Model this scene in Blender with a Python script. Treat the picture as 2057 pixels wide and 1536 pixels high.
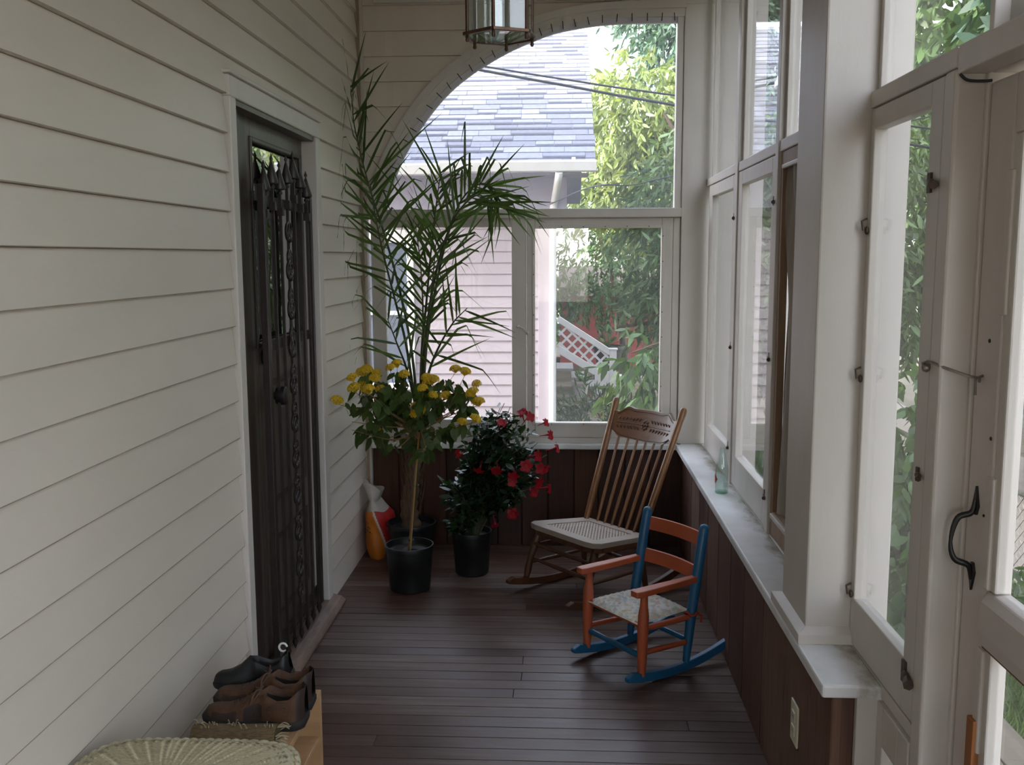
import bpy, math, random
import numpy as np
from mathutils import Vector, Matrix
random.seed(7); rng = np.random.default_rng(7)
for o in list(bpy.data.objects): bpy.data.objects.remove(o)
S = bpy.context.scene; COL = S.collection
PI = math.pi

# ------------------------------------------------------------------ camera
YAW, PITCH, ROLL, FPX = .05136, .13073, -.00402, 1928.2
def cam_axes():
    cy, sy, cp, sp = math.cos(YAW), math.sin(YAW), math.cos(PITCH), math.sin(PITCH)
    f = Vector((-sy*cp, cy*cp, -sp)); r = Vector((cy, sy, 0)); u = r.cross(f)
    c, s = math.cos(ROLL), math.sin(ROLL)
    return c*r + s*u, -s*r + c*u, f
r_, u_, f_ = cam_axes()
cd = bpy.data.cameras.new('camera'); cam = bpy.data.objects.new('camera', cd); COL.objects.link(cam)
cam.matrix_world = Matrix(((r_.x, u_.x, -f_.x, 0), (r_.y, u_.y, -f_.y, 0), (r_.z, u_.z, -f_.z, 1.55), (0, 0, 0, 1)))
cd.sensor_width = 36; cd.lens = 36*FPX/2057; cd.clip_start = .05; cd.clip_end = 500
S.camera = cam

# ------------------------------------------------------------------ sky, sun, exposure
W = bpy.data.worlds.new('sky'); S.world = W; W.use_nodes = True
wn = W.node_tree.nodes; wl = W.node_tree.links; wn.clear()
sky = wn.new('ShaderNodeTexSky'); sky.sky_type = 'NISHITA'; sky.sun_disc = False
sky.sun_elevation = math.radians(32); sky.sun_rotation = math.radians(236); sky.air_density = 1.0; sky.dust_density = 2.5; sky.ozone_density = 1.0
hs = wn.new('ShaderNodeHueSaturation'); hs.inputs['Saturation'].default_value = .42
bg = wn.new('ShaderNodeBackground'); bg.inputs['Strength'].default_value = .68
wo = wn.new('ShaderNodeOutputWorld')
wl.new(sky.outputs[0], hs.inputs['Color']); wl.new(hs.outputs[0], bg.inputs[0]); wl.new(bg.outputs[0], wo.inputs[0])
sd = bpy.data.lights.new('sun', 'SUN'); sd.energy = 3.2; sd.angle = math.radians(1.0); sd.color = (1, .86, .66)
sun = bpy.data.objects.new('sun', sd); COL.objects.link(sun)
sun.rotation_euler = Vector((.75, .5, -.43)).to_track_quat('-Z', 'Y').to_euler()
S.view_settings.view_transform = 'Standard'; S.view_settings.look = 'None'; S.view_settings.gamma = 1
S.view_settings.use_curve_mapping = False; S.view_settings.exposure = 1.50
S.cycles.max_bounces = 14; S.cycles.diffuse_bounces = 7; S.cycles.transparent_max_bounces = 32
S.cycles.sample_clamp_indirect = 8

# ------------------------------------------------------------------ materials
MATS = {}
def new_mat(name):
    m = bpy.data.materials.new(name); m.use_nodes = True; nt = m.node_tree; nt.nodes.clear()
    return m, nt.nodes, nt.links
def ramp(N, L, src, stops):
    r = N.new('ShaderNodeValToRGB'); e = r.color_ramp.elements
    while len(e) < len(stops): e.new(.5)
    for i, (p, c) in enumerate(stops): e[i].position = p; e[i].color = (*c, 1)
    L.new(src, r.inputs[0]); return r.outputs[0]
def noise(N, L, scale, vec=None, detail=4, rough=.55, stretch=None):
    n = N.new('ShaderNodeTexNoise'); n.inputs['Scale'].default_value = scale; n.inputs['Detail'].default_value = detail; n.inputs['Roughness'].default_value = rough
    if vec is not None:
        if stretch:
            mp = N.new('ShaderNodeMapping'); mp.inputs['Scale'].default_value = stretch; L.new(vec, mp.inputs[0]); vec = mp.outputs[0]
        L.new(vec, n.inputs['Vector'])
    return n.outputs[0]
def mixc(N, L, fac, a, b, mode='MIX'):
    m = N.new('ShaderNodeMix'); m.data_type = 'RGBA'; m.blend_type = mode
    for sk, val in ((m.inputs[0], fac), (m.inputs[6], a), (m.inputs[7], b)):
        if isinstance(val, (int, float)): sk.default_value = val
        elif isinstance(val, tuple): sk.default_value = (*val, 1)
        else: L.new(val, sk)
    return m.outputs[2]
def math_(N, L, op, a, b=0):
    m = N.new('ShaderNodeMath'); m.operation = op
    for sk, val in ((m.inputs[0], a), (m.inputs[1], b)):
        if isinstance(val, (int, float)): sk.default_value = val
        else: L.new(val, sk)
    return m.outputs[0]
def surf(name, col, rough=.5, var=.12, vscale=6, stretch=(1, 1, 1), island=0., bump=0., bscale=40, metal=0., spec=.5, col2=None, transl=0., coords='Object', sub=0., coat=0.):
    """Principled paint / wood / metal / leaf with noise between two colours."""
    if name in MATS: return MATS[name]
    m, N, L = new_mat(name)
    tc = N.new('ShaderNodeTexCoord'); v = tc.outputs[coords]
    n = noise(N, L, vscale, v, 5, .6, stretch)
    c2 = col2 or tuple(max(0, c*(1-var*2)) for c in col)
    c = ramp(N, L, n, [(.3, c2), (.7, col)])
    if island:
        g = N.new('ShaderNodeNewGeometry')
        f = math_(N, L, 'MULTIPLY_ADD', g.outputs['Random Per Island'], 2*island); N[-1].inputs[2].default_value = 1-island
        c = mixc(N, L, 1., c, f, 'MULTIPLY')
    p = N.new('ShaderNodeBsdfPrincipled'); L.new(c, p.inputs['Base Color'])
    p.inputs['Roughness'].default_value = rough; p.inputs['Metallic'].default_value = metal
    p.inputs['Specular IOR Level'].default_value = spec; p.inputs['Coat Weight'].default_value = coat
    if bump:
        b = N.new('ShaderNodeBump'); b.inputs['Strength'].default_value = bump; b.inputs['Distance'].default_value = .004
        L.new(noise(N, L, bscale, v, 4, .6, stretch), b.inputs['Height']); L.new(b.outputs[0], p.inputs['Normal'])
    out = N.new('ShaderNodeOutputMaterial')
    if transl:
        t = N.new('ShaderNodeBsdfTranslucent'); L.new(mixc(N, L, 1., c, (1.25, 1.2, .5), 'MULTIPLY'), t.inputs[0])
        mx = N.new('ShaderNodeMixShader'); mx.inputs[0].default_value = transl
        L.new(p.outputs[0], mx.inputs[1]); L.new(t.outputs[0], mx.inputs[2]); L.new(mx.outputs[0], out.inputs[0])
    else: L.new(p.outputs[0], out.inputs[0])
    MATS[name] = m; return m
def pane_mat(name, tint=(1, 1, 1), haze=.03, hazecol=(.8, .82, .85), refl=1., rough=.0, hscale=3):
    """Thin pane: clear, mirror at grazing angles, with a faint uneven film of dirt."""
    m, N, L = new_mat(name)
    t = N.new('ShaderNodeBsdfTransparent'); t.inputs[0].default_value = (*tint, 1)
    d = N.new('ShaderNodeBsdfTranslucent'); d.inputs[0].default_value = (*hazecol, 1)
    d2 = N.new('ShaderNodeBsdfDiffuse'); d2.inputs[0].default_value = (*hazecol, 1)
    md = N.new('ShaderNodeMixShader'); L.new(d.outputs[0], md.inputs[1]); L.new(d2.outputs[0], md.inputs[2])
    tc = N.new('ShaderNodeTexCoord')
    hz = math_(N, L, 'MULTIPLY', noise(N, L, hscale, tc.outputs['Object'], 5, .6), 2*haze)
    m1 = N.new('ShaderNodeMixShader'); L.new(hz, m1.inputs[0]); L.new(t.outputs[0], m1.inputs[1]); L.new(md.outputs[0], m1.inputs[2])
    g = N.new('ShaderNodeBsdfGlossy'); g.inputs['Roughness'].default_value = rough
    lw = N.new('ShaderNodeLayerWeight')
    fr = math_(N, L, 'MULTIPLY', math_(N, L, 'ADD', math_(N, L, 'MULTIPLY', math_(N, L, 'POWER', lw.outputs['Facing'], 5.), .95), .035), refl)
    m2 = N.new('ShaderNodeMixShader'); L.new(fr, m2.inputs[0]); L.new(m1.outputs[0], m2.inputs[1]); L.new(g.outputs[0], m2.inputs[2])
    out = N.new('ShaderNodeOutputMaterial'); L.new(m2.outputs[0], out.inputs[0])
    MATS[name] = m; return m

M_SIDING = surf('cream siding paint', (.68, .605, .53), .42, .05, 3, (1, .3, 1), .02, .15, 60)
M_TRIM = surf('white trim paint', (.60, .555, .51), .45, .06, 5, (1, 1, .3), 0, .2, 30)
M_SILL = surf('weathered white sill paint', (.74, .75, .77), .45, 0, 7, (1, .5, 1), 0, .35, 60, col2=(.60, .59, .57))
M_SILLR, N, L = new_mat('stained white sill paint'); tc = N.new('ShaderNodeTexCoord'); v = tc.outputs['Object']
sx = N.new('ShaderNodeSeparateXYZ'); L.new(v, sx.inputs[0])
mr = N.new('ShaderNodeMapRange'); L.new(sx.outputs[0], mr.inputs[0]); mr.inputs[1].default_value = .645; mr.inputs[2].default_value = .735
gr = ramp(N, L, math_(N, L, 'MULTIPLY', noise(N, L, 9, v, 7, .7, (1, .55, 1)), math_(N, L, 'ADD', math_(N, L, 'MULTIPLY', mr.outputs[0], .75), .42)), [(.44, (0,0,0)), (.66, (1,1,1))])
c = mixc(N, L, gr, ramp(N, L, noise(N, L, 7, v, 5, .6), [(.3, (.60,.59,.57)), (.7, (.74,.75,.77))]), (.27,.24,.18))
p = N.new('ShaderNodeBsdfPrincipled'); p.inputs['Roughness'].default_value = .5; L.new(c, p.inputs['Base Color']); o_ = N.new('ShaderNodeOutputMaterial'); L.new(p.outputs[0], o_.inputs[0])
M_GRIME = surf('sill grime', (.30, .27, .21), .9, .2, 30)
M_CEIL = surf('ceiling paint', (.62, .61, .56), .6, .05)
M_DOOR = surf('dark brown door paint', (.052, .036, .028), .42, .15, 6, (4, 4, .5), 0, .2, 20)
M_DOORP = surf('brown door paint', (.105, .085, .068), .42, .1, 6, (4, 4, .5), 0, .2, 20)
M_IRON = surf('wrought iron', (.032, .022, .02), .42, .2, 30, bump=.2)
M_BLACKIRON = surf('black iron', (.012, .011, .011), .4, .2, 30, bump=.2)
M_RUST = surf('rusty latch metal', (.12, .08, .06), .55, .3, 60, metal=.3)
M_STEEL = surf('galvanised wire', (.35, .32, .28), .4, .2, 40, metal=.8)
M_BRASS = surf('aged brass', (.12, .06, .035), .38, .3, 30, metal=.6)
M_POT = surf('black nursery plastic', (.007, .008, .009), .45, .1, 10)
M_SOIL = surf('potting soil', (.03, .02, .013), .95, .3, 60, bump=1., bscale=90)
M_GOLD = surf('golden oak', (.25, .105, .034), .36, .2, 8, (6, 6, .8), 0, .15, 60, coat=.2)
M_CREST = surf('pressed oak', (.19, .075, .028), .36, .2, 8, (.8, 6, 6), 0, .15, 60, coat=.2)
M_SHADEOAK = surf('shade darkened oak', (.12, .05, .024), .4, .2, 8, (6, 6, .8), 0, .15, 60)  # oak darkened in colour for the deep shade on legs and rockers
M_CARVE = surf('carved oak', (.105, .044, .020), .4, .2, 20)
M_CANEWOOD = surf('pale seat rim', (.43, .36, .30), .4, .08, 10)
M_BLUE = surf('blue chair paint', (.018, .125, .27), .38, .1, 8, bump=.15)
M_ORANGE = surf('coral orange chair paint', (.47, .105, .045), .4, .08, 8, bump=.15)
M_RACK = surf('pale pine', (.52, .31, .155), .45, .12, 5, (.6, 5, 5), 0, .1, 50)
M_SHOE = surf('brown suede leather', (.105, .046, .020), .7, .2, 30, bump=.4, bscale=120)
M_SHOE2 = surf('dark brown leather', (.035, .018, .012), .6, .2, 30, bump=.3, bscale=120)
M_SOLE = surf('dark rubber sole', (.018, .016, .015), .7, .1, 20)
M_LINING = surf('shoe lining', (.012, .010, .010), .9, .1, 20)
M_LACE = surf('brown lace', (.10, .05, .028), .8, .2, 80)
M_BLACKSHOE = surf('black shoe leather', (.006, .006, .007), .5, .1, 20)
M_STICK = surf('orange pine batten', (.36, .13, .035), .5, .15, 5, (6, 6, .7), 0, .1, 50)
M_PLATE = surf('cream plastic', (.62, .57, .43), .4, .03)
M_DARK = surf('dark slot', (.02, .02, .02), .6, .1)
M_STALK = surf('tan stalk', (.30, .17, .07), .6, .2, 20, (8, 8, 1))
M_TIE = surf('green tie', (.02, .05, .04), .5, .1)
M_BAMBOO = surf('bamboo stake', (.36, .22, .07), .5, .15, 20, (8, 8, 1))
M_LEAFL = surf('lantana leaf', (.075, .125, .028), .5, .15, 20, island=.4, transl=.3)
M_LEAFM = surf('mandevilla leaf', (.022, .052, .02), .25, .15, 20, island=.4, transl=.15)
M_PALM = surf('palm leaf', (.065, .115, .03), .45, .15, 12, island=.4, transl=.3)
M_PALMST = surf('palm stalk', (.06, .075, .025), .5, .2, 12, (6, 6, 1))
M_PALMBK = surf('fibrous palm bark', (.16, .095, .055), .85, .35, 14, (6, 6, .8), 0, .8, 60)
M_YEL = surf('yellow petals', (.86, .60, .03), .6, .15, 60, island=.2, transl=.2)
M_RED = surf('red petals', (.44, .006, .022), .5, .15, 20, island=.15, transl=.3)
M_GLASS = pane_mat('window glass', haze=.035)
M_FILM = pane_mat('clear plastic film', haze=.045, hazecol=(.86, .9, 1.), rough=.05, hscale=1.3)
M_OLDGLASS = pane_mat('dusty glass', haze=.10, hazecol=(.82, .82, .8))
M_DOORGLASS = pane_mat('dark door glass', tint=(.12, .12, .12), haze=.01, refl=3.5)
M_LANT = pane_mat('bevelled lantern glass', tint=(.94, .96, .95), haze=.07, hazecol=(.70, .73, .70), refl=1.6)
M_BOTTLE = pane_mat('green tinted bottle glass', tint=(.92, .97, .95), haze=.012, refl=1.5)
M_BOTTLEB = pane_mat('thick bottle base glass', tint=(.62, .84, .76), haze=.03, refl=1.6)

def wood_boards(name, stops, rough, axis, lo=.3, hi=1., gloss_noise=True, bump=.3):
    """Old planks: each board its own tone, grain along AXIS (0 x, 1 y, 2 z), worn blotches."""
    m, N, L = new_mat(name); tc = N.new('ShaderNodeTexCoord'); v = tc.outputs['Object']
    st = [9, 9, 9]; st[axis] = .55
    g = N.new('ShaderNodeNewGeometry'); isl = g.outputs['Random Per Island']
    va = N.new('ShaderNodeVectorMath'); va.operation = 'ADD'; L.new(v, va.inputs[0]); cmb = N.new('ShaderNodeCombineXYZ')
    k = math_(N, L, 'MULTIPLY', isl, 37.)
    for i in range(3): L.new(k, cmb.inputs[i])
    L.new(cmb.outputs[0], va.inputs[1]); vv = va.outputs[0]
    grain = noise(N, L, 5, vv, 6, .65, st); blot = noise(N, L, 1.6, v, 4, .6)
    t = math_(N, L, 'ADD', math_(N, L, 'MULTIPLY', grain, .55), math_(N, L, 'ADD', math_(N, L, 'MULTIPLY', blot, .55), math_(N, L, 'MULTIPLY', isl, .22)))
    c = ramp(N, L, t, stops)
    p = N.new('ShaderNodeBsdfPrincipled'); L.new(c, p.inputs['Base Color'])
    mr = N.new('ShaderNodeMapRange'); L.new(t, mr.inputs[0]); mr.inputs[1].default_value = .35; mr.inputs[2].default_value = .95; mr.inputs[3].default_value = rough; mr.inputs[4].default_value = rough+.25
    L.new(mr.outputs[0], p.inputs['Roughness'])
    b = N.new('ShaderNodeBump'); b.inputs['Strength'].default_value = bump; b.inputs['Distance'].default_value = .003; L.new(grain, b.inputs['Height']); L.new(b.outputs[0], p.inputs['Normal'])
    out = N.new('ShaderNodeOutputMaterial'); L.new(p.outputs[0], out.inputs[0]); MATS[name] = m; return m
M_FLOOR = wood_boards('worn floor boards', [(.38, (.026, .012, .008)), (.55, (.066, .032, .021)), (.70, (.105, .062, .046)), (.88, (.19, .15, .135))], .30, 0)
M_KNEE = wood_boards('dark stained wall boards', [(.35, (.018, .008, .006)), (.52, (.062, .025, .015)), (.68, (.11, .050, .029)), (.88, (.165, .098, .068))], .58, 2)
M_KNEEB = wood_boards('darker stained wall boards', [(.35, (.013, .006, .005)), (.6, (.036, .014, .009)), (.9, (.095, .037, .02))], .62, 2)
M_THRESH = surf('worn threshold wood', (.24, .16, .115), .6, 0, 9, (3, .5, 3), 0, .4, 40, col2=(.085, .05, .036))

# ------------------------------------------------------------------ mesh helpers
class MB:
    def __init__(s): s.v = []; s.f = []; s.mi = []
    def add(s, vs, fs, mi=0):
        n = len(s.v); s.v += [tuple(p) for p in vs]; s.f += [tuple(i+n for i in f) for f in fs]; s.mi += [mi]*len(fs); return s
    def box(s, x0, y0, z0, x1, y1, z1, mi=0):
        x0, x1 = sorted((x0, x1)); y0, y1 = sorted((y0, y1)); z0, z1 = sorted((z0, z1))
        return s.add([(x0,y0,z0),(x1,y0,z0),(x1,y1,z0),(x0,y1,z0),(x0,y0,z1),(x1,y0,z1),(x1,y1,z1),(x0,y1,z1)],
                     [(3,2,1,0),(4,5,6,7),(0,1,5,4),(1,2,6,5),(2,3,7,6),(3,0,4,7)], mi)
    def bar(s, p, q, w, h, up=(0,0,1), mi=0):
        """Rectangular bar from p to q, w across, h along UP."""
        p, q = Vector(p), Vector(q); d = (q-p).normalized(); up = Vector(up); a = d.cross(up)
        if a.length < 1e-5: a = d.cross(Vector((1,0,0)))
        a.normalize(); b = a.cross(d).normalized(); a *= w/2; b *= h/2
        vs = [p-a-b, p+a-b, p+a+b, p-a+b, q-a-b, q+a-b, q+a+b, q-a+b]
        return s.add(vs, [(0,1,2,3),(7,6,5,4),(0,4,5,1),(1,5,6,2),(2,6,7,3),(3,7,4,0)], mi)
    def tube(s, pts, rad, n=8, mi=0, flat=None):
        pts = [Vector(p) for p in pts]; k = len(pts)
        if not hasattr(rad, '__len__'): rad = [rad]*k
        t0 = (pts[1]-pts[0]).normalized(); a = t0.orthogonal().normalized() if flat is None else (Vector(flat)-t0*t0.dot(Vector(flat))).normalized()
        vs = []; fs = []
        for i, p in enumerate(pts):
            t = (pts[min(i+1, k-1)]-pts[max(i-1, 0)]).normalized(); a = (a-t*a.dot(t)).normalized(); b = t.cross(a)
            for j in range(n):
                th = 2*PI*j/n; vs.append(p+(a*math.cos(th)+b*math.sin(th))*rad[i])
        for i in range(k-1):
            for j in range(n): fs.append((i*n+j, i*n+(j+1)%n, (i+1)*n+(j+1)%n, (i+1)*n+j))
        fs.append(tuple(range(n))[::-1]); fs.append(tuple((k-1)*n+j for j in range(n)))
        return s.add(vs, fs, mi)
    def lathe(s, prof, c=(0,0,0), n=24, mi=0, axis=None):
        """Profile of (radius, height) turned about the z axis through c."""
        vs = []; fs = []; k = len(prof)
        for r, z in prof:
            for j in range(n): th = 2*PI*j/n; vs.append(Vector((r*math.cos(th), r*math.sin(th), z)))
        for i in range(k-1):
            for j in range(n): fs.append((i*n+j, i*n+(j+1)%n, (i+1)*n+(j+1)%n, (i+1)*n+j))
        if prof[0][0] > 1e-4: fs.append(tuple(range(n))[::-1])
        if prof[-1][0] > 1e-4: fs.append(tuple((k-1)*n+j for j in range(n)))
        if axis is not None:
            q = Vector((0,0,1)).rotation_difference(Vector(axis)); vs = [q @ v for v in vs]
        return s.add([v+Vector(c) for v in vs], fs, mi)
    def prism(s, outline, y0, y1, plane='xz', mi=0):
        """Extrude a closed outline (counter-clockwise) between two depths."""
        n = len(outline)
        P = {'xz': lambda a, b, d: (a, d, b), 'xy': lambda a, b, d: (a, b, d), 'yz': lambda a, b, d: (d, a, b)}[plane]
        vs = [P(a, b, y0) for a, b in outline]+[P(a, b, y1) for a, b in outline]
        return s.add(vs, [tuple(range(n)), tuple(range(2*n-1, n-1, -1))]+[(i, i+n, (i+1)%n+n, (i+1)%n) for i in range(n)], mi)
    def grid(s, fn, nu, nv, mi=0, closed_u=False):
        vs = [fn(i/nu, j/nv) for j in range(nv+1) for i in range(nu+1)]
        fs = [(j*(nu+1)+i, j*(nu+1)+i+1, (j+1)*(nu+1)+i+1, (j+1)*(nu+1)+i) for j in range(nv) for i in range(nu)]
        return s.add(vs, fs, mi)
    def ell(s, c, r, n=10, m=6, R=None, mi=0):
        vs = [Vector((0,0,-1))]; fs = []
        for i in range(1, m):
            ph = -PI/2+PI*i/m
            for j in range(n): th = 2*PI*j/n; vs.append(Vector((math.cos(ph)*math.cos(th), math.cos(ph)*math.sin(th), math.sin(ph))))
        vs.append(Vector((0,0,1)))
        for j in range(n): fs.append((0, 1+(j+1)%n, 1+j)); fs.append((len(vs)-1, 1+(m-2)*n+j, 1+(m-2)*n+(j+1)%n))
        for i in range(m-2):
            for j in range(n): fs.append((1+i*n+j, 1+i*n+(j+1)%n, 1+(i+1)*n+(j+1)%n, 1+(i+1)*n+j))
        vs = [Vector((v.x*r[0], v.y*r[1], v.z*r[2])) for v in vs]
        if R is not None: vs = [R @ v for v in vs]
        return s.add([v+Vector(c) for v in vs], fs, mi)
    def leaves(s, B, D, Sd, Ln, Wd, droop, prof=((0,.15),(.3,1),(.65,.8),(1,.05)), mi=0):
        """Many leaves at once: base, direction, side vectors (N,3)."""
        B, D, Sd = np.asarray(B, float), np.asarray(D, float), np.asarray(Sd, float); N = len(B)
        Ln = np.broadcast_to(np.asarray(Ln, float), N)[:, None]; Wd = np.broadcast_to(np.asarray(Wd, float), N)[:, None]; droop = np.broadcast_to(np.asarray(droop, float), N)[:, None]
        rows = []
        for t, w in prof:
            c = B+D*Ln*t; c[:, 2:] -= droop*Ln*t*t
            rows += [c-Sd*Wd*w/2, c+Sd*Wd*w/2]
        V = np.stack(rows, 1).reshape(-1, 3); k = len(rows); n0 = len(s.v); s.v += [tuple(p) for p in V.tolist()]
        for i in range(N):
            o = n0+i*k
            for j in range(len(prof)-1): s.f.append((o+2*j, o+2*j+1, o+2*j+3, o+2*j+2))
        s.mi += [mi]*(N*(len(prof)-1)); return s
    def build(s, name, mat, parent=None, smooth=None, bevel=0., seg=2, loc=None):
        me = bpy.data.meshes.new(name); me.from_pydata(s.v, [], s.f)
        for m in (mat if isinstance(mat, (list, tuple)) else [mat]): me.materials.append(m)
        if any(s.mi): me.polygons.foreach_set('material_index', s.mi)
        me.validate(); me.update()
        if smooth is not None:
            me.polygons.foreach_set('use_smooth', [True]*len(me.polygons)); me.set_sharp_from_angle(angle=math.radians(smooth))
        o = bpy.data.objects.new(name, me); COL.objects.link(o)
        if parent is not None: o.parent = parent
        if loc is not None: o.location = loc
        if bevel:
            b = o.modifiers.new('bevel', 'BEVEL'); b.width = bevel; b.segments = seg; b.limit_method = 'ANGLE'; b.angle_limit = math.radians(40); b.harden_normals = False
        return o
def tag(o, label=None, cat=None, group=None, kind=None):
    if label: o['label'] = label
    if cat: o['category'] = cat
    if group: o['group'] = group
    if kind: o['kind'] = kind
    return o
def thing(name, label, cat, loc=(0,0,0), rz=0., group=None):
    o = bpy.data.objects.new(name, None); COL.objects.link(o); o.empty_display_size = .1
    o.location = loc; o.rotation_euler = (0, 0, rz); return tag(o, label, cat, group)
def struct(mb, name, mat, label=None, **k): return tag(mb.build(name, mat, **k), label, None, None, 'structure')
def clone(o, parent=None, **kw):
    c = o.copy(); COL.objects.link(c)
    if parent is not None: c.parent = parent
    for k, v in kw.items(): setattr(c, k, v)
    return c
def smoothpath(pts, n=8):
    """Catmull-Rom through points."""
    P = [Vector(p) for p in pts]; P = [2*P[0]-P[1]]+P+[2*P[-1]-P[-2]]; out = []
    for i in range(1, len(P)-2):
        for k in range(n):
            t = k/n; a, b, c, d = P[i-1:i+3]
            out.append(.5*((2*b)+(c-a)*t+(2*a-5*b+4*c-d)*t*t+(3*b-a-3*c+d)*t**3))
    return out+[P[-2]]

# ================================================================== THE PORCH SHELL
XL, XK, XW, YB, YF, ZC = -1.04, .637, .74, 5.03, -2.6, 2.98     # left wall, knee wall, window plane, back wall, front wall, ceiling
SILL = .565
# floor: boards laid across the porch
mb = MB(); y = YF; random.seed(3)
while y < YB:
    x = -1.09
    cuts = [-1.09, .95] if random.random() < .55 else [-1.09, random.uniform(-.6, .6), .95]
    for a, b in zip(cuts, cuts[1:]): mb.box(a+.0006, y+.0008, -.02, b-.0006, min(y+.0695, YB+.1), random.uniform(-.0012, 0))
    y += .071
struct(mb, 'floor', M_FLOOR, 'worn dark brown porch floor boards running across the porch', bevel=.0012, seg=1)
struct(MB().box(-1.09, YF, -.9, .95, YB+.12, -.0205), 'trim_1', M_DARK)
# ceiling
mb = MB(); x = -1.09
while x < .95: mb.box(x+.001, YF, ZC, x+.083, YB+.1, ZC+.02); x += .085
mb.box(-1.09, YF, ZC+.02, .95, YB+.12, ZC+.2)
struct(mb, 'ceiling', M_CEIL, 'painted board porch ceiling')
# left wall: lapped siding with the doorway cut out
mb = MB(); CH = .12
M_LAP = surf('painted shade and grime along the laps', (.40, .34, .27), .8, .2, 9)  # shadow line under each lap, with some dirt, painted as a thin strip
def lap_x(mb, x, y0, y1, z0, z1, zb, n=1):     # one lapped course facing +x, bottom edge proud of the wall
    def px(z): return x+.004+.013*(1-(z-zb)/CH)
    mb.add([(x-.02,y0,z0),(px(z0),y0,z0),(px(z1),y0,z1),(x-.02,y0,z1),(x-.02,y1,z0),(px(z0),y1,z0),(px(z1),y1,z1),(x-.02,y1,z1)],
           [(0,1,2,3),(7,6,5,4),(0,4,5,1),(1,5,6,2),(2,6,7,3),(3,7,4,0)])
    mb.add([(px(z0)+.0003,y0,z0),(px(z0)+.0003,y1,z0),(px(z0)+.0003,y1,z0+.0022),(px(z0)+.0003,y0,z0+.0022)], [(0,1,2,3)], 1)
for k in range(25):
    zb = .012+CH*k-(.0 if k else .012); zt = .012+CH*(k+1)
    if zb > ZC: break
    zt = min(zt, ZC); spans = [(YF, 3.0), (4.125, YB)] if zt <= 2.12 else [(YF, YB)]
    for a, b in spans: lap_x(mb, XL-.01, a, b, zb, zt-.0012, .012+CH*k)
    if zb < 2.12 < zt: pass
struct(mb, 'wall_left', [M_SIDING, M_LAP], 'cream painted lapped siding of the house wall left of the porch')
# the house the porch belongs to (solid, behind the siding)
struct(MB().box(-9, -7, -.9, XL-.14, YB+.1, 6.8).box(-9.4, -7.4, 6.8, 1.3, YB+.5, 7.0).box(XL-.14, YF, -.9, XL-.031, 3.03, ZC).box(XL-.14, 4.1, -.9, XL-.031, YB+.1, ZC).box(XL-.14, 3.03, 2.09, XL-.031, 4.1, ZC).box(XL-.14, YF, ZC+.2, .95, YB+.1, 6.8), 'wall_outer', M_SIDING)
# corner trim between left and back walls
mb = MB().box(XL-.01, YB-.028, 0, XL+.03, YB+.03, ZC); struct(mb, 'trim_2', M_TRIM, 'white corner board at the back left corner', bevel=.003)
mb = MB().box(XL+.004, YB-.038, 0, XL+.016, YB-.028, ZC); struct(mb, 'trim_3', surf('tan corner shade strip', (.36, .27, .18), .6), None)  # tan strip standing in for the thin shadow beside the corner board

# back wall: siding round the arch, dark boards under the sill
ARCH = [(-.985, 1.78), (-.945, 1.90), (-.90, 2.02), (-.86, 2.10), (-.79, 2.215), (-.72, 2.31), (-.65, 2.39), (-.58, 2.455), (-.50, 2.515), (-.42, 2.565), (-.30, 2.63), (-.18, 2.68), (-.06, 2.722), (.06, 2.745), (.20, 2.762), (.35, 2.768), (.50, 2.768), (.62, 2.768)]
ap = smoothpath([(a, 0, b) for a, b in ARCH], 4); AX = [p.x for p in ap]; AZ = [p.z for p in ap]
def arch_z(x): return float(np.interp(x, AX, AZ))
mb = MB(); ny = 14
for k in range(12):
    zb, zt = 1.69+.1245*k, 1.69+.1245*(k+1)
    for i in range(44):
        x0, x1 = -1.01+i*.0375, -1.01+(i+1)*.0375
        a0, a1 = max(zb, arch_z(x0)+.02), max(zb, arch_z(x1)+.02)
        if min(a0, a1) >= zt or x1 > .64: continue
        a0, a1 = min(a0, zt-.001), min(a1, zt-.001)
        def py(z): return YB+.002-.012*(1-(z-zb)/.1245)
        t = min(zt-.001, ZC)
        mb.add([(x0,py(a0),a0),(x1,py(a1),a1),(x1,py(t),t),(x0,py(t),t),(x0,YB+.05,a0),(x1,YB+.05,a1),(x1,YB+.05,t),(x0,YB+.05,t)],
               [(0,1,2,3),(7,6,5,4),(0,4,5,1),(3,2,6,7)])
wb = struct(mb, 'wall_back', M_SIDING, 'cream siding above the arched opening of the back wall')
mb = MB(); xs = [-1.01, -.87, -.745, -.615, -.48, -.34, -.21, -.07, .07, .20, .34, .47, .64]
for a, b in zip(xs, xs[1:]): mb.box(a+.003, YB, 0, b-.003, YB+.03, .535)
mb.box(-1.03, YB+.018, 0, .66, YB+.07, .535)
struct(mb, 'wall_back_lower', M_KNEEB, 'dark stained vertical boards under the back sill', bevel=.003, seg=1)
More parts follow.
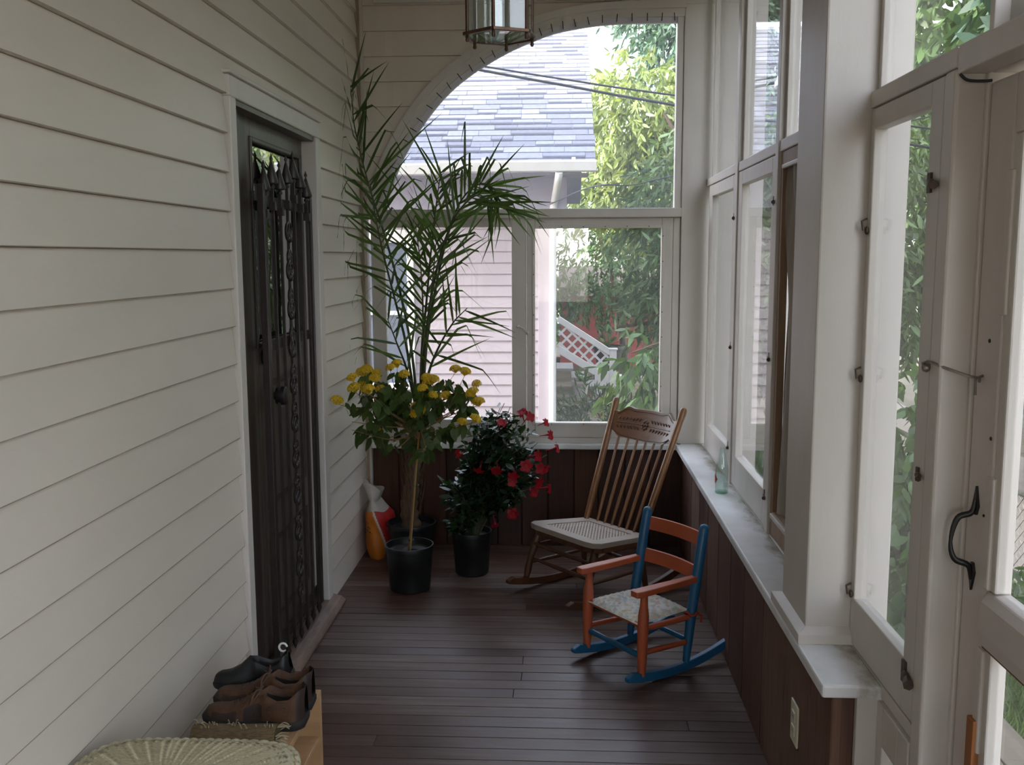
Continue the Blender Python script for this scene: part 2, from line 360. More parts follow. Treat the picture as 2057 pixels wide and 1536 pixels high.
# arch casing: outer band, inner band and the edge of the film
def arch_band(o0, o1, y0, y1):
    mb = MB(); P = ap; n = len(P)
    def off(i, d):
        t = (P[min(i+1,n-1)]-P[max(i-1,0)]).normalized(); nn = Vector((-t.z, 0, t.x)); q = P[i]+nn*d; return q
    vs = []
    for i in range(n):
        a, b = off(i, o0), off(i, o1); vs += [(a.x,y0,a.z),(b.x,y0,b.z),(b.x,y1,b.z),(a.x,y1,a.z)]
    fs = [(0,1,2,3), tuple(4*(n-1)+j for j in (3,2,1,0))]
    for i in range(n-1):
        for j in range(4): fs.append((4*i+j, 4*i+4+j, 4*i+4+(j+1)%4, 4*i+(j+1)%4))
    return mb.add(vs, fs)
w1 = tag(bpy.data.objects.new('window_1', None), 'arched clear film window above the transom of the back wall', None, None, 'structure'); COL.objects.link(w1)
arch_band(.004, .038, YB-.03, YB+.06).build('arch_casing', M_TRIM, w1, smooth=40)
arch_band(-.034, .004, YB-.008, YB+.06).build('arch_stop', M_TRIM, w1, smooth=40)
arch_band(-.062, -.030, YB+.010, YB+.030).build('film_edge', surf('pale film hem', (.62, .60, .66), .5, .04), w1, smooth=40)
# staples along the arch
stm = MB().box(-.0022, -.004, -.019, .0022, .003, .019)
st0 = stm.build('staple', surf('dark staple', (.03, .025, .03), .4), w1)
acc = 0; last = ap[0]; first = True
for i in range(1, len(ap)):
    acc += (ap[i]-last).length; last = ap[i]
    if acc > .058:
        acc = 0; t = (ap[min(i+1,len(ap)-1)]-ap[i-1]).normalized(); nn = Vector((-t.z,0,t.x)); p = ap[i]-nn*.036
        ang = math.atan2(nn.x, nn.z)+random.uniform(-.15, .15); o = st0 if first else clone(st0, w1); first = False
        o.location = (p.x, YB-.006, p.z); o.rotation_euler = (0, ang, 0)
# glazed film in the arch
mb = MB(); xs = [-.93+i*.0388 for i in range(40)]
up = [(x, arch_z(x)-.03) for x in xs if arch_z(x)-.03 > 1.80]; ol = [(up[0][0], 1.79), (up[-1][0], 1.79)]+up[::-1]
mb.prism(ol, YB+.022, YB+.026, 'xz'); mb.build('film_pane', M_FILM, w1)
MB().box(.578, YB+.0, 1.79, .612, YB+.06, 2.76).build('frame_stile', M_TRIM, w1, bevel=.003)
# transom and lower sashes
struct(MB().box(-1.01, YB-.035, 1.745, .612, YB+.06, 1.792), 'trim_4', M_TRIM, 'white transom bar across the back windows', bevel=.004)
def rect_frame_xz(x0, x1, z0, z1, gx0, gx1, gz0, gz1, y0, y1):
    mb = MB(); mb.box(x0, y0, z0, gx0, y1, z1); mb.box(gx1, y0, z0, x1, y1, z1); mb.box(gx0, y0, z0, gx1, y1, gz0); mb.box(gx0, y0, gz1, gx1, y1, z1); return mb
w2 = struct(rect_frame_xz(-.995, -.183, SILL+.03, 1.743, -.922, -.258, .688, 1.70, YB+.0, YB+.045), 'window_2', M_TRIM, 'left lower window of the back wall, behind the palm', bevel=.003)
MB().box(-.925, YB+.02, .684, -.255, YB+.024, 1.703).build('window_pane', M_GLASS, w2)
w3 = struct(rect_frame_xz(-.180, .573, SILL+.03, 1.743, -.137, .516, .674, 1.692, YB-.004, YB+.04), 'window_3', M_TRIM, 'right lower window of the back wall, behind the rocking chair', bevel=.003)
MB().box(-.14, YB+.02, .67, .52, YB+.024, 1.695).build('window_pane', M_GLASS, w3)
rect_frame_xz(-.150, .530, .661, 1.705, -.137, .516, .674, 1.692, YB-.009, YB-.003).build('glazing_bead', M_TRIM, w3, bevel=.002)
nl0 = MB().ell((0,0,0), (.003,.002,.003), 6, 4).build('nail', M_RUST, w3); first = True
for q in [(-.11+.112*i, 1.700) for i in range(6)]+[(.523, .74+.13*i) for i in range(8)]+[(-.144, .72+.105*i) for i in range(10)]+[(-.05, .667), (.12, .667)]:
    o = nl0 if first else clone(nl0, w3); first = False; o.location = (q[0], YB-.0095, q[1])
lt = MB().tube([(-.225,YB-.006,1.185),(-.20,YB-.016,1.175),(-.178,YB-.006,1.15)], .004, 6).ell((-.225,YB-.006,1.185),(.009,.006,.009)).ell((-.175,YB-.008,1.15),(.010,.006,.010)); lt.build('turn_latch', M_TRIM, w2, smooth=60)
struct(MB().box(.575, YB+.004, SILL, .612, YB+.06, 1.745), 'trim_5', M_TRIM, None, bevel=.003)
struct(MB().box(-1.01, YB+.0, SILL, .62, YB+.06, SILL+.029), 'trim_6', M_TRIM, None, bevel=.002)
# back sill
struct(MB().box(-1.01, YB-.035, SILL-.03, XK, YB+.07, SILL), 'trim_7', M_SILL, 'white window sill along the back wall', bevel=.006)
# corner post (thick, runs outside the windows)
struct(MB().box(.613, YB-.012, SILL, .895, YB+.13, ZC), 'trim_8', M_TRIM, 'white corner post at the back right corner', bevel=.004)
struct(MB().box(.613, YB-.018, 2.79, .80, YB-.012, ZC).box(-.95, YB-.04, 2.815, .62, YB-.012, 2.99), 'trim_9', M_TRIM, None, bevel=.003)

# right wall: knee wall boards, sill, posts and windows
mb = MB(); ys = [2.165, 2.36, 2.64, 2.93, 3.245, 3.51, 3.79, 4.08, 4.33, 4.60, 4.83, 5.03]
for a, b in zip(ys, ys[1:]): mb.box(XK, a+.004, 0, XK+.025, b-.004, .535)
mb.box(XK+.012, 2.17, 0, .69, YB, .535)
struct(mb, 'wall_right', M_KNEE, 'dark stained vertical boards of the low right wall', bevel=.003, seg=1)
struct(MB().box(.69, 2.155, 0, .835, YB, .535), 'trim_10', M_TRIM, None, bevel=.003)
struct(MB().box(.605, 2.14, SILL-.032, .742, YB+.0, SILL), 'trim_11', M_SILLR, 'white window sill along the right wall', bevel=.006)
# outer skin above and below the sash line
TR0, TR1 = 1.897, 1.935
struct(MB().box(.738, 1.90, TR0, .80, 5.02, TR1), 'trim_12', M_TRIM, 'white transom bar along the right wall', bevel=.003)
struct(MB().box(XW, 1.75, 2.86, .86, 5.02, ZC).box(XW, 1.955, SILL-.03, .80, 5.02, SILL), 'trim_13', M_TRIM, None, bevel=.003)
def rect_frame_yz(y0, y1, z0, z1, gy0, gy1, gz0, gz1, x0, x1):
    mb = MB(); mb.box(x0, y0, z0, x1, gy0, z1); mb.box(x0, gy1, z0, x1, y1, z1); mb.box(x0, gy0, z0, x1, gy1, gz0); mb.box(x0, gy0, gz1, x1, gy1, z1); return mb
def side_window(n, y0, y1, gy0, gy1, gz0=.702, gz1=1.838, label=None, glass=M_GLASS, z0=SILL+.005, z1=TR0-.004):
    w = struct(rect_frame_yz(y0, y1, z0, z1, gy0, gy1, gz0, gz1, XW, XW+.034), 'window_%d' % n, M_TRIM, label, bevel=.003)
    MB().box(XW+.016, gy0-.004, gz0-.004, XW+.019, gy1+.004, gz1+.004).build('window_pane', glass, w); return w
def upper_light(n, y0, y1, label, glass=M_GLASS):
    w = struct(rect_frame_yz(y0, y1, TR1+.002, 2.858, y0+.02, y1-.02, TR1+.008, 2.83, XW+.012, XW+.04), 'window_%d' % n, M_TRIM, label, bevel=.002)
    MB().box(XW+.024, y0+.016, TR1+.004, XW+.027, y1-.016, 2.834).build('window_pane', glass, w); return w
w4 = side_window(4, 4.186, 4.93, 4.255, 4.83, label='far right sash beside the corner post', glass=M_OLDGLASS)
w5 = side_window(5, 3.412, 4.128, 3.48, 4.05, label='hinged right sash above the glass bottle')
upper_light(6, 4.19, 4.95, 'upper light above the far right sash'); upper_light(7, 3.42, 4.12, 'upper light above the sash by the bottle'); upper_light(8, 2.67, 3.36, None)
# posts between the windows, deep enough to show through the panes
struct(MB().box(.733, 4.128, SILL, .842, 4.186, ZC), 'trim_14', M_TRIM, 'white post between the two far right windows', bevel=.003)
struct(MB().box(.733, 3.366, SILL, .80, 3.412, ZC), 'trim_15', M_TRIM, None, bevel=.003)
# the drawn panel beside the column: brown frame with a faded curtain
w9 = struct(rect_frame_yz(2.66, 3.364, SILL+.005, TR0-.002, 2.70, 3.335, .655, 1.842, XW+.004, XW+.03), 'window_9', surf('bare wood frame', (.33, .21, .13), .6, .15, 6, (4,4,.5)), 'wood framed panel with a drawn fabric curtain beside the column', bevel=.002)
mb = MB(); mb.grid(lambda u, v: (XW+.030+.010*math.sin(u*38+3*math.sin(v*4))+.006*math.sin(u*11+v*7), 2.69+u*.66, .62+v*1.24), 90, 14)
mb.build('curtain', surf('faded curtain', (.46, .41, .36), .9, .2, 8, (1,3,.4)), w9, smooth=80)
MB().box(XW+.0, 2.70, 1.838, XW+.012, 3.34, 1.852).box(XW-.006, 2.70, .636, XW+.012, 3.33, .652).build('curtain_rod', M_TRIM, w9, bevel=.003)
# column with its base block
struct(MB().box(.628, 2.40, SILL+.036, .835, 2.655, ZC), 'trim_16', M_TRIM, 'square white column standing on the sill', bevel=.005)
mb = MB(); b0, b1, t0, t1 = (.606, 2.375), (.835, 2.70), (.628, 2.40), (.835, 2.66)
mb.add([(b0[0],b0[1],SILL),(b1[0],b0[1],SILL),(b1[0],b1[1],SILL),(b0[0],b1[1],SILL),(b0[0],b0[1]+.003,SILL+.026),(b1[0],b0[1]+.003,SILL+.026),(b1[0],b1[1],SILL+.026),(b0[0],b1[1],SILL+.026),
        (t0[0],t0[1],SILL+.040),(t1[0],t0[1],SILL+.040),(t1[0],t1[1],SILL+.040),(t0[0],t1[1],SILL+.040)],
       [(3,2,1,0),(8,9,10,11)]+[(4*a+i, 4*a+(i+1)%4, 4*a+4+(i+1)%4, 4*a+4+i) for a in (0,1) for i in range(4)])
struct(mb, 'trim_17', M_TRIM, 'square base moulding of the white column', bevel=.002)
# near window beside the screen door, and the panel below it
w10 = side_window(10, 1.957, 2.398, 2.02, 2.372, gz0=.69, gz1=1.845, label='tall hinged sash beside the screen door')
upper_light(11, 1.78, 2.398, 'upper light beside the screen door')
w12 = struct(rect_frame_yz(1.957, 2.155, .03, SILL-.04, 2.02, 2.115, .12, .43, XW-.004, XW+.03), 'window_12', M_TRIM, 'narrow glazed panel below the sash beside the screen door', bevel=.003)
MB().box(XW+.014, 2.016, .116, XW+.017, 2.119, .434).build('window_pane', M_OLDGLASS, w12)
struct(MB().box(XW-.002, 1.90, .0, .80, 1.955, TR0), 'trim_18', M_TRIM, 'white casing post between the near sash and the screen door', bevel=.008, seg=3)
struct(MB().box(.795, 1.893, 0, .90, 1.96, TR0).box(.835, 1.97, SILL, .845, 2.0, TR0), 'trim_19', M_TRIM, None, bevel=.003)
struct(MB().box(XW, .9, TR0-.012, .80, 1.90, TR1).box(.80, .9, TR0-.012, .90, 1.893, 2.02), 'trim_20', M_TRIM, 'white header above the screen door', bevel=.004)
# the rest of the right wall, out of the picture, so that the porch is closed on that side as it is on this one
mb = MB().box(.69, YF, 0, XW+.03, .9, .535).box(XW, YF, 2.86, .86, 1.75, ZC)
for yy in (-2.6, -1.75, -.9, -.05, .8): mb.box(XW-.06, yy, 0, .86, yy+.1, ZC)
struct(mb, 'wall_right_near', M_TRIM)
struct(MB().box(XL, YF-.1, 0, .95, YF, .95).box(XL, YF-.1, 2.1, .95, YF, ZC).box(XL, YF-.1, 0, -.55, YF, ZC).box(.35, YF-.1, 0, .95, YF, ZC), 'wall_front', M_TRIM)
# latches on the sashes
def latch(y, z, parent, s=1., m=M_RUST):
    mb = MB().ell((XW-.006, y, z), (.006, .012*s, .008*s), 8, 5).box(XW-.005, y+.006*s, z-.014*s, XW+.001, y+.020*s, z+.018*s)
    mb.tube([(XW-.006,y-.006*s,z),(XW-.012,y-.024*s,z-.004)], [.005*s,.008*s], 6); return mb.build('turn_button', m, parent, smooth=50)
latch(4.19, 1.71, w4); latch(4.19, 1.16, w4); latch(4.19, .72, w4); latch(3.42, 1.735, w5); latch(3.42, 1.19, w5); latch(3.425, .69, w5)
latch(1.985, 1.69, w10, 1.25); latch(1.975, 1.10, w10, .8); latch(1.985, .66, w10, 1.5)
for zz in (1.62, 1.26, .71): MB().tube([(XW-.004,2.385,zz+.016),(XW-.016,2.385,zz+.010),(XW-.012,2.385,zz-.012)], .003, 6).ell((XW-.004,2.385,zz-.012),(.005,.008,.010)).build('hook_catch', M_RUST, w10, smooth=60)

# ------------------------------------------------------------------ the front door in the left wall
DX = -1.085
d1 = tag(bpy.data.objects.new('door_1', None), 'dark brown front door behind a wrought iron grille', None, None, 'structure'); COL.objects.link(d1)
mb = rect_frame_yz(3.31, 4.09, .02, 2.05, 3.375, 4.00, 1.24, 1.955, DX-.035, DX)      # slab with glazed upper half
mb.box(DX-.035, 3.374, .02, DX-.012, 4.001, 1.24)
mb.build('door_slab', M_DOORP, d1, bevel=.003)
rect_frame_yz(3.36, 4.015, 1.226, 1.968, 3.378, 3.997, 1.245, 1.95, DX-.005, DX+.008).build('glass_stop', M_DOOR, d1, bevel=.004)
MB().box(DX-.02, 3.37, 1.235, DX-.016, 4.005, 1.96).build('door_glass', M_DOORGLASS, d1)
MB().box(DX-.034, 3.37, 1.235, DX-.030, 4.005, 1.96).build('blind', M_DARK, d1)
for z0, z1 in ((.62, 1.10), (.17, .50)): rect_frame_yz(3.42, 3.97, z0, z1, 3.45, 3.94, z0+.03, z1-.03, DX-.014, DX+.004).build('panel_moulding', M_DOOR, d1, bevel=.006)
MB().box(DX-.03, 3.05, .02, DX+.018, 3.205, 2.05).box(DX-.03, 3.215, .02, DX+.006, 3.312, 2.05).build('side_panel', M_DOOR, d1, bevel=.004)
MB().box(DX+.016, 3.075, .965, DX+.024, 3.105, 1.075).build('strike_plate', M_BLACKIRON, d1, bevel=.001)
MB().box(DX+.024, 3.082, .985, DX+.028, 3.090, 1.055).build('latch_tongue', M_BRASS, d1)
kb = MB().box(DX, 3.425, .93, DX+.008, 3.475, 1.13); kb.build('knob_plate', M_BLACKIRON, d1, bevel=.002)
MB().lathe([(.016,0),(.014,.03),(.032,.034),(.036,.05),(.034,.066),(.024,.07)], (DX+.008,3.45,1.045), 20, axis=(1,0,0)).build('door_knob', M_BLACKIRON, d1, smooth=40)
MB().lathe([(.030,0),(.030,.012),(.024,.03),(.018,.034)], (DX,3.435,1.19), 20, axis=(1,0,0)).build('deadbolt', M_BLACKIRON, d1, smooth=40)
# grille: spear-topped bars, rails and scrolls
GX = -1.028; first = None
tips = [1.885, 1.915, 1.90, 1.93, 1.955, 1.925, 1.895]; gys = [3.335+.0925*i for i in range(7)]
def spear(z): return [(.0,z),(.004,z-.012),(.007,z-.020),(.003,z-.028),(.005,z-.034),(.024,z-.098),(.023,z-.105),(.006,z-.109),(.010,z-.114),(.011,z-.118),(.008,z-.124)]
for yy, z in zip(gys, tips):
    mb = MB().box(GX-.005, yy-.0055, .085, GX+.005, yy+.0055, z-.12)
    mb.lathe(spear(z)[::-1], (GX, yy, 0), 10); mb.box(GX-.012, yy-.012, z-.20, GX+.012, yy+.012, z-.17)
    mb.lathe([(.0,.04),(.012,.07),(.008,.085),(.011,.09)], (GX, yy, 0), 8)
    mb.build('grille_bar', M_IRON, d1, smooth=50)
for z in (1.745, 1.235, .14): MB().box(GX-.016, 3.30, z-.019, GX-.008, 3.925, z+.019).build('grille_rail', M_IRON, d1, bevel=.002)
for yy in (3.302, 3.925): MB().box(GX-.014, yy-.011, .08, GX+.01, yy+.011, 1.80).build('grille_stile', M_IRON, d1, bevel=.002)
def spiral(y, z, r, turns, s, fl, n=22):
    return [(GX+.002, y+s*(r*(1-.75*i/n))*math.sin(fl*2*PI*turns*i/n), z+r*(1-.75*i/n)*math.cos(fl*2*PI*turns*i/n)-r) for i in range(n+1)]
mb = MB(); z = 1.68
while z > .30:
    for s in (1, -1):
        mb.tube(spiral(3.612+s*.004, z, .040, 1.25, s, 1), .0048, 6); mb.tube(spiral(3.612+s*.004, z-.10, .034, 1.2, s, -1), .0048, 6)
    mb.ell((GX+.004, 3.612, z-.06), (.012,.016,.018), 8, 5); z -= .145
mb.build('scroll_work', M_IRON, d1, smooth=60)
MB().box(DX+.006, 3.31, .012, DX+.02, 4.08, .07).build('weather_strip', M_DOOR, d1)
# door casing
mb = MB().box(-1.10, 3.004, .0, XL+.018, 3.058, 2.046).box(-1.10, 4.05, .0, XL+.018, 4.122, 2.046).box(-1.10, 3.004, 2.046, XL+.016, 4.122, 2.112).box(-1.06, 2.99, 2.112, XL+.026, 4.13, 2.125)
struct(mb, 'trim_21', M_TRIM, 'white casing round the front door', bevel=.004)
struct(MB().box(DX-.02, 3.06, 2.028, XL+.008, 4.05, 2.046), 'trim_22', M_DOORP, None)
mb = MB(); mb.prism([(-1.09,0),(-.972,0),(-.968,.014),(-.985,.032),(-1.02,.042),(-1.09,.044)], 3.0, 4.135, 'xz')
struct(mb, 'trim_23', M_THRESH, 'worn wooden threshold below the front door', bevel=.003)

# ------------------------------------------------------------------ the screen door on the right
SX = .80
d2 = tag(bpy.data.objects.new('door_2', None), 'white wooden screen door at the right edge', None, None, 'structure'); COL.objects.link(d2)
mb = MB().box(SX, 1.785, .02, SX+.034, 1.888, 1.868).box(SX, .95, .02, SX+.034, 1.05, 1.868).box(SX, 1.05, 1.762, SX+.034, 1.785, 1.868).box(SX, 1.05, .02, SX+.034, 1.785, .20)
mb.build('door_frame', surf('flare tinted white door paint', (.61, .55, .515), .45, .06, 4, (1,1,.4), 0, .2, 30), d2, bevel=.005)  # pink wash of the lens flare mixed into the white paint colour
mb = MB(); mb.prism([(SX-.012,.845),(SX-.008,.902),(SX+.004,.922),(SX+.034,.926),(SX+.034,.815),(SX-.004,.815)], 1.785, 1.05, 'xz'); mb.build('middle_rail', MATS['flare tinted white door paint'], d2, bevel=.004)
MB().box(SX+.001, 1.051, .809, SX+.030, 1.80, .8145).build('rail_edge', surf('bare red brown edge', (.21, .085, .05), .6), d2)
def stop(y, z0, z1): return MB().box(SX+.006, y-.006, z0, SX+.034, y+.022, z1).box(SX-.004, y+.014, z0, SX+.01, y+.034, z1)
MB().box(SX+.002, 1.753, .925, SX+.034, 1.786, 1.762).box(SX-.005, 1.770, .925, SX+.008, 1.800, 1.14).box(SX-.004, 1.770, 1.44, SX+.008, 1.797, 1.70).box(SX+.002, 1.753, .20, SX+.034, 1.786, .81).box(SX-.005, 1.772, .60, SX+.008, 1.800, .808).build('glazing_stop', M_TRIM, d2, bevel=.004)
MB().box(SX-.012, 1.776, .04, SX+.004, 1.806, .665).build('wood_batten', M_STICK, d2, bevel=.002)['label'] = 'bare orange pine batten'
MB().box(SX+.018, 1.04, .92, SX+.021, 1.78, 1.765).box(SX+.018, 1.04, .19, SX+.021, 1.78, .82).build('door_pane', pane_mat('screen door plastic', haze=.06, hazecol=(.85,.80,.76)), d2)
hp = smoothpath([(SX-.004,1.842,1.085),(SX-.010,1.842,1.058),(SX-.034,1.846,1.045),(SX-.044,1.848,1.0),(SX-.036,1.846,.965),(SX-.010,1.842,.952),(SX-.004,1.842,.925)], 6)
mb = MB().tube(hp, [.0036+.0026*abs(math.sin(PI*i/(len(hp)-1)*2)) for i in range(len(hp))], 8)
for zc, s in ((1.078, 1), (.935, -1)):
    mb.add([(SX-.005,1.842,zc+s*.032),(SX-.005,1.854,zc-s*.006),(SX-.005,1.846,zc-s*.024),(SX-.005,1.838,zc-s*.024),(SX-.005,1.830,zc-s*.006),(SX+.0,1.842,zc+s*.032),(SX,1.854,zc-s*.006),(SX,1.846,zc-s*.024),(SX,1.838,zc-s*.024),(SX,1.830,zc-s*.006)],
           [(0,1,2,3,4) if s < 0 else (4,3,2,1,0), (5,6,7,8,9) if s > 0 else (9,8,7,6,5)]+[(i,(i+1)%5,(i+1)%5+5,i+5) for i in range(5)])
mb.build('pull_handle', M_BLACKIRON, d2, smooth=50)['label'] = 'black spade-ended iron pull handle'
hk = smoothpath([(XW-.014,1.958,1.335),(XW-.012,1.93,1.34),(XW+.01,1.895,1.330),(SX-.016,1.865,1.318),(SX-.010,1.845,1.318),(SX-.012,1.838,1.312)], 5)
MB().tube(hk, .0032, 6).tube([(XW,1.958,1.325),(XW-.014,1.958,1.335),(XW-.012,1.952,1.318)], .0035, 6).tube([(SX,1.85,1.322),(SX-.014,1.85,1.316),(SX-.013,1.85,1.285)], .003, 6).ell((XW-.008,1.956,1.325),(.008,.012,.010)).build('hook_latch', M_STEEL, d2, smooth=60)
MB().tube(smoothpath([(XW+.003,1.893,1.884),(XW+.016,1.888,1.872),(XW+.045,1.888,1.870),(SX+.0,1.888,1.871)], 6), .0028, 6).build('bent_wire', M_DARK, d2, smooth=60)
MB().ell((SX-.001,1.80,1.21),(.002,.004,.004)).ell((SX-.001,1.81,1.06),(.002,.003,.003)).ell((SX-.001,1.83,1.39),(.002,.004,.004)).build('screw', M_DARK, d2)

# ================================================================== THINGS ON THE PORCH
# ---- child's rocking chair
M_FLORAL, N, L = new_mat('floral woven seat'); tc = N.new('ShaderNodeTexCoord')
vo = N.new('ShaderNodeTexVoronoi'); vo.inputs['Scale'].default_value = 70; L.new(tc.outputs['Object'], vo.inputs['Vector'])
hv = N.new('ShaderNodeSeparateColor'); L.new(vo.outputs['Color'], hv.inputs[0])
fc = ramp(N, L, hv.outputs[0], [(0, (.62,.62,.58)), (.42, (.70,.70,.66)), (.5, (.14,.30,.45)), (.62, (.62,.60,.52)), (.72, (.62,.42,.08)), (.82, (.22,.34,.14)), (.92, (.55,.16,.10))])
fb = mixc(N, L, .55, fc, (.72,.72,.69)); p = N.new('ShaderNodeBsdfPrincipled'); p.inputs['Roughness'].default_value = .85; L.new(fb, p.inputs['Base Color'])
b = N.new('ShaderNodeBump'); b.inputs['Strength'].default_value = .6; b.inputs['Distance'].default_value = .004; L.new(vo.outputs['Distance'], b.inputs['Height']); L.new(b.outputs[0], p.inputs['Normal'])
o_ = N.new('ShaderNodeOutputMaterial'); L.new(p.outputs[0], o_.inputs[0])
kid = thing('child_rocking_chair', "small child's rocking chair painted coral orange and blue with a floral seat", 'rocking chair', (.203, 3.4725, 0), math.atan2(-.8, .6))
HW = .159
def rocker_mb(x, y0, y1, yc, R, h, w, n=18):
    mb = MB(); vs = []; fs = []
    for i in range(n+1):
        y = y0+(y1-y0)*i/n; z = (y-yc)**2/(2*R)+.001; e = min(1, min(i, n-i)/1.6+.45)
        vs += [(x-w/2,y,z),(x+w/2,y,z),(x+w/2,y,z+h*e),(x-w/2,y,z+h*e)]
    for i in range(n):
        for j in range(4): fs.append((4*i+j, 4*i+(j+1)%4, 4*i+4+(j+1)%4, 4*i+4+j))
    fs += [(3,2,1,0), tuple(4*n+j for j in range(4))]; return mb.add(vs, fs)
def zr(y, yc, R, h): return (y-yc)**2/(2*R)+h
for s in (-1, 1):
    rocker_mb(s*HW, -.075, .455, .15, .95, .034, .024).build('rocker', M_BLUE, kid, bevel=.004)
    MB().tube([(s*HW,-.004,.034),(s*HW,-.002,.09),(s*HW,0,.20),(s*HW,.002,.262),(s*HW,.004,.30),(s*HW,.005,.338)], [.0135,.017,.0205,.020,.0145,.0135], 14).build('front_leg', M_ORANGE, kid, smooth=60)
    MB().tube([(s*HW,.218,.030),(s*HW,.226,.10),(s*HW,.242,.22),(s*HW-s*.001,.275,.40),(s*HW-s*.002,.300,.535),(s*HW-s*.002,.302,.547),(s*HW-s*.002,.3025,.552)], [.0125,.0165,.0195,.0195,.0185,.0150,.006], 14).build('back_post', M_BLUE, kid, smooth=70)
    a = MB(); aw = [(-.045,.019),(-.02,.023),(.05,.022),(.16,.018),(.268,.015)]
    vs = []; fs = []
    for y, w in aw: vs += [(s*HW-w,y,.338),(s*HW+w,y,.338),(s*HW+w,y,.362),(s*HW-w,y,.362)]
    for i in range(len(aw)-1):
        for j in range(4): fs.append((4*i+j, 4*i+(j+1)%4, 4*i+4+(j+1)%4, 4*i+4+j))
    fs += [(3,2,1,0), tuple(4*(len(aw)-1)+j for j in range(4))]
    a.add(vs, fs).build('armrest', M_ORANGE, kid, bevel=.005)
    MB().tube([(s*HW,.0,.212),(s*HW,.24,.208)], .0115, 10).build('seat_rail', M_ORANGE, kid, smooth=60)
    MB().tube([(s*HW,.0,.122),(s*HW,.228,.112)], .0105, 10).build('side_stretcher', M_ORANGE, kid, smooth=60)
MB().tube([(-HW,0,.222),(HW,0,.222)], .011, 10).build('seat_rail', M_ORANGE, kid, smooth=60)
MB().tube([(-HW,0,.105),(HW,0,.105)], .0105, 10).build('front_stretcher', M_BLUE, kid, smooth=60)
MB().tube([(-HW,.226,.118),(HW,.226,.118)], .0105, 10).build('back_stretcher', M_BLUE, kid, smooth=60)
for zc in (.488, .362):
    y0 = .236+(zc-.22)*.20
    mb = MB(); mb.grid(lambda u, v: ((u-.5)*2*(HW-.004), y0+.006+.022*(1-(2*u-1)**2)+(v-.5)*.046*.2, zc+(v-.5)*.050), 12, 2)
    mb.grid(lambda u, v: ((.5-u)*2*(HW-.004), y0+.016+.022*(1-(2*u-1)**2)+(v-.5)*.046*.2, zc+(v-.5)*.050), 12, 2)
    mb.grid(lambda u, v: ((u-.5)*2*(HW-.004), y0+.006+.010*v+.022*(1-(2*u-1)**2)+.0046, zc+.025), 12, 1).grid(lambda u, v: ((u-.5)*2*(HW-.004), y0+.016-.010*v+.022*(1-(2*u-1)**2)-.0046, zc-.025), 12, 1)
    mb.build('back_slat', M_ORANGE, kid, smooth=50)
def seat_cushion(u, v, top):
    w = .152-.012*v; x = (2*u-1)*w; y = -.014+v*.262; e = (1-abs(2*u-1)**6)*(1-abs(2*v-1)**6)
    return (x, y, .226+(.022*e+.004*math.sin(u*60)*math.sin(v*60)*e if top else -.006*e))
MB().grid(lambda u, v: seat_cushion(u, v, True), 60, 60).grid(lambda u, v: seat_cushion(1-u, v, False), 20, 20).build('woven_seat', M_FLORAL, kid, smooth=80)['label'] = 'floral woven seat'
mb = MB().tube([(HW+.023*math.cos(t), .242+.023*math.sin(t), .222+.006*math.sin(3*t)) for t in np.linspace(0, 6.6, 16)], .005, 6).tube([(HW+.02,.255,.222),(HW+.034,.262,.215),(HW+.030,.262,.190)], .005, 6)
mb.build('tied_cord', surf('red orange cord', (.42,.06,.03), .8), kid, smooth=60)

# ---- pressed-back oak rocking chair
M_CANE, N, L = new_mat('woven cane'); tc = N.new('ShaderNodeTexCoord'); sx = N.new('ShaderNodeSeparateXYZ'); L.new(tc.outputs['Object'], sx.inputs[0])
a1 = math_(N, L, 'SINE', math_(N, L, 'MULTIPLY', math_(N, L, 'ADD', sx.outputs[0], sx.outputs[1]), 330.)); a2 = math_(N, L, 'SINE', math_(N, L, 'MULTIPLY', math_(N, L, 'SUBTRACT', sx.outputs[0], sx.outputs[1]), 330.))
hole = math_(N, L, 'GREATER_THAN', math_(N, L, 'MINIMUM', a1, a2), .05)
p = N.new('ShaderNodeBsdfPrincipled'); p.inputs['Base Color'].default_value = (.45,.37,.30,1); p.inputs['Roughness'].default_value = .45
tr = N.new('ShaderNodeBsdfTransparent'); mx = N.new('ShaderNodeMixShader'); L.new(hole, mx.inputs[0]); L.new(p.outputs[0], mx.inputs[1]); L.new(tr.outputs[0], mx.inputs[2])
o_ = N.new('ShaderNodeOutputMaterial'); L.new(mx.outputs[0], o_.inputs[0])
big = thing('rocking_chair', 'armless oak rocking chair with a carved crest and cane seat', 'rocking chair', (-.03, 4.19, 0), math.atan2(-.757, .654))
RO = .21
def post(s, z): t = (z-.275)/.575; return Vector((s*(.186+.036*t), .365+.235*t, z))
def seatz(y): return .312-.032*(y-.05)/.34
so = [(-.235,.075),(-.215,.040),(-.17,.028),(.17,.028),(.215,.040),(.235,.075),(.205,.392),(-.205,.392)]
si = [(-.165,.095),(.165,.095),(.145,.345),(-.145,.345)]
mb = MB(); vs = []; n = len(so)
for x, y in so: vs.append((x, y, seatz(y)))
for x, y in si: vs.append((x, y, seatz(y)-.001))
for x, y in so: vs.append((x*.985, y, seatz(y)-.026))
for x, y in si: vs.append((x, y, seatz(y)-.026))
top = [(0,1,8),(1,2,8),(2,3,9,8),(3,4,9),(4,5,9),(5,6,10,9),(6,7,11,10),(7,0,8,11)]
mb.add(vs, top+[tuple(i+12 for i in f)[::-1] for f in top]+[(i, i+12, (i+1)%n+12, (i+1)%n) for i in range(n)]+[(8+i, 8+(i+1)%4, 20+(i+1)%4, 20+i) for i in range(4)])
mb.build('seat_frame', M_CANEWOOD, big, bevel=.003)
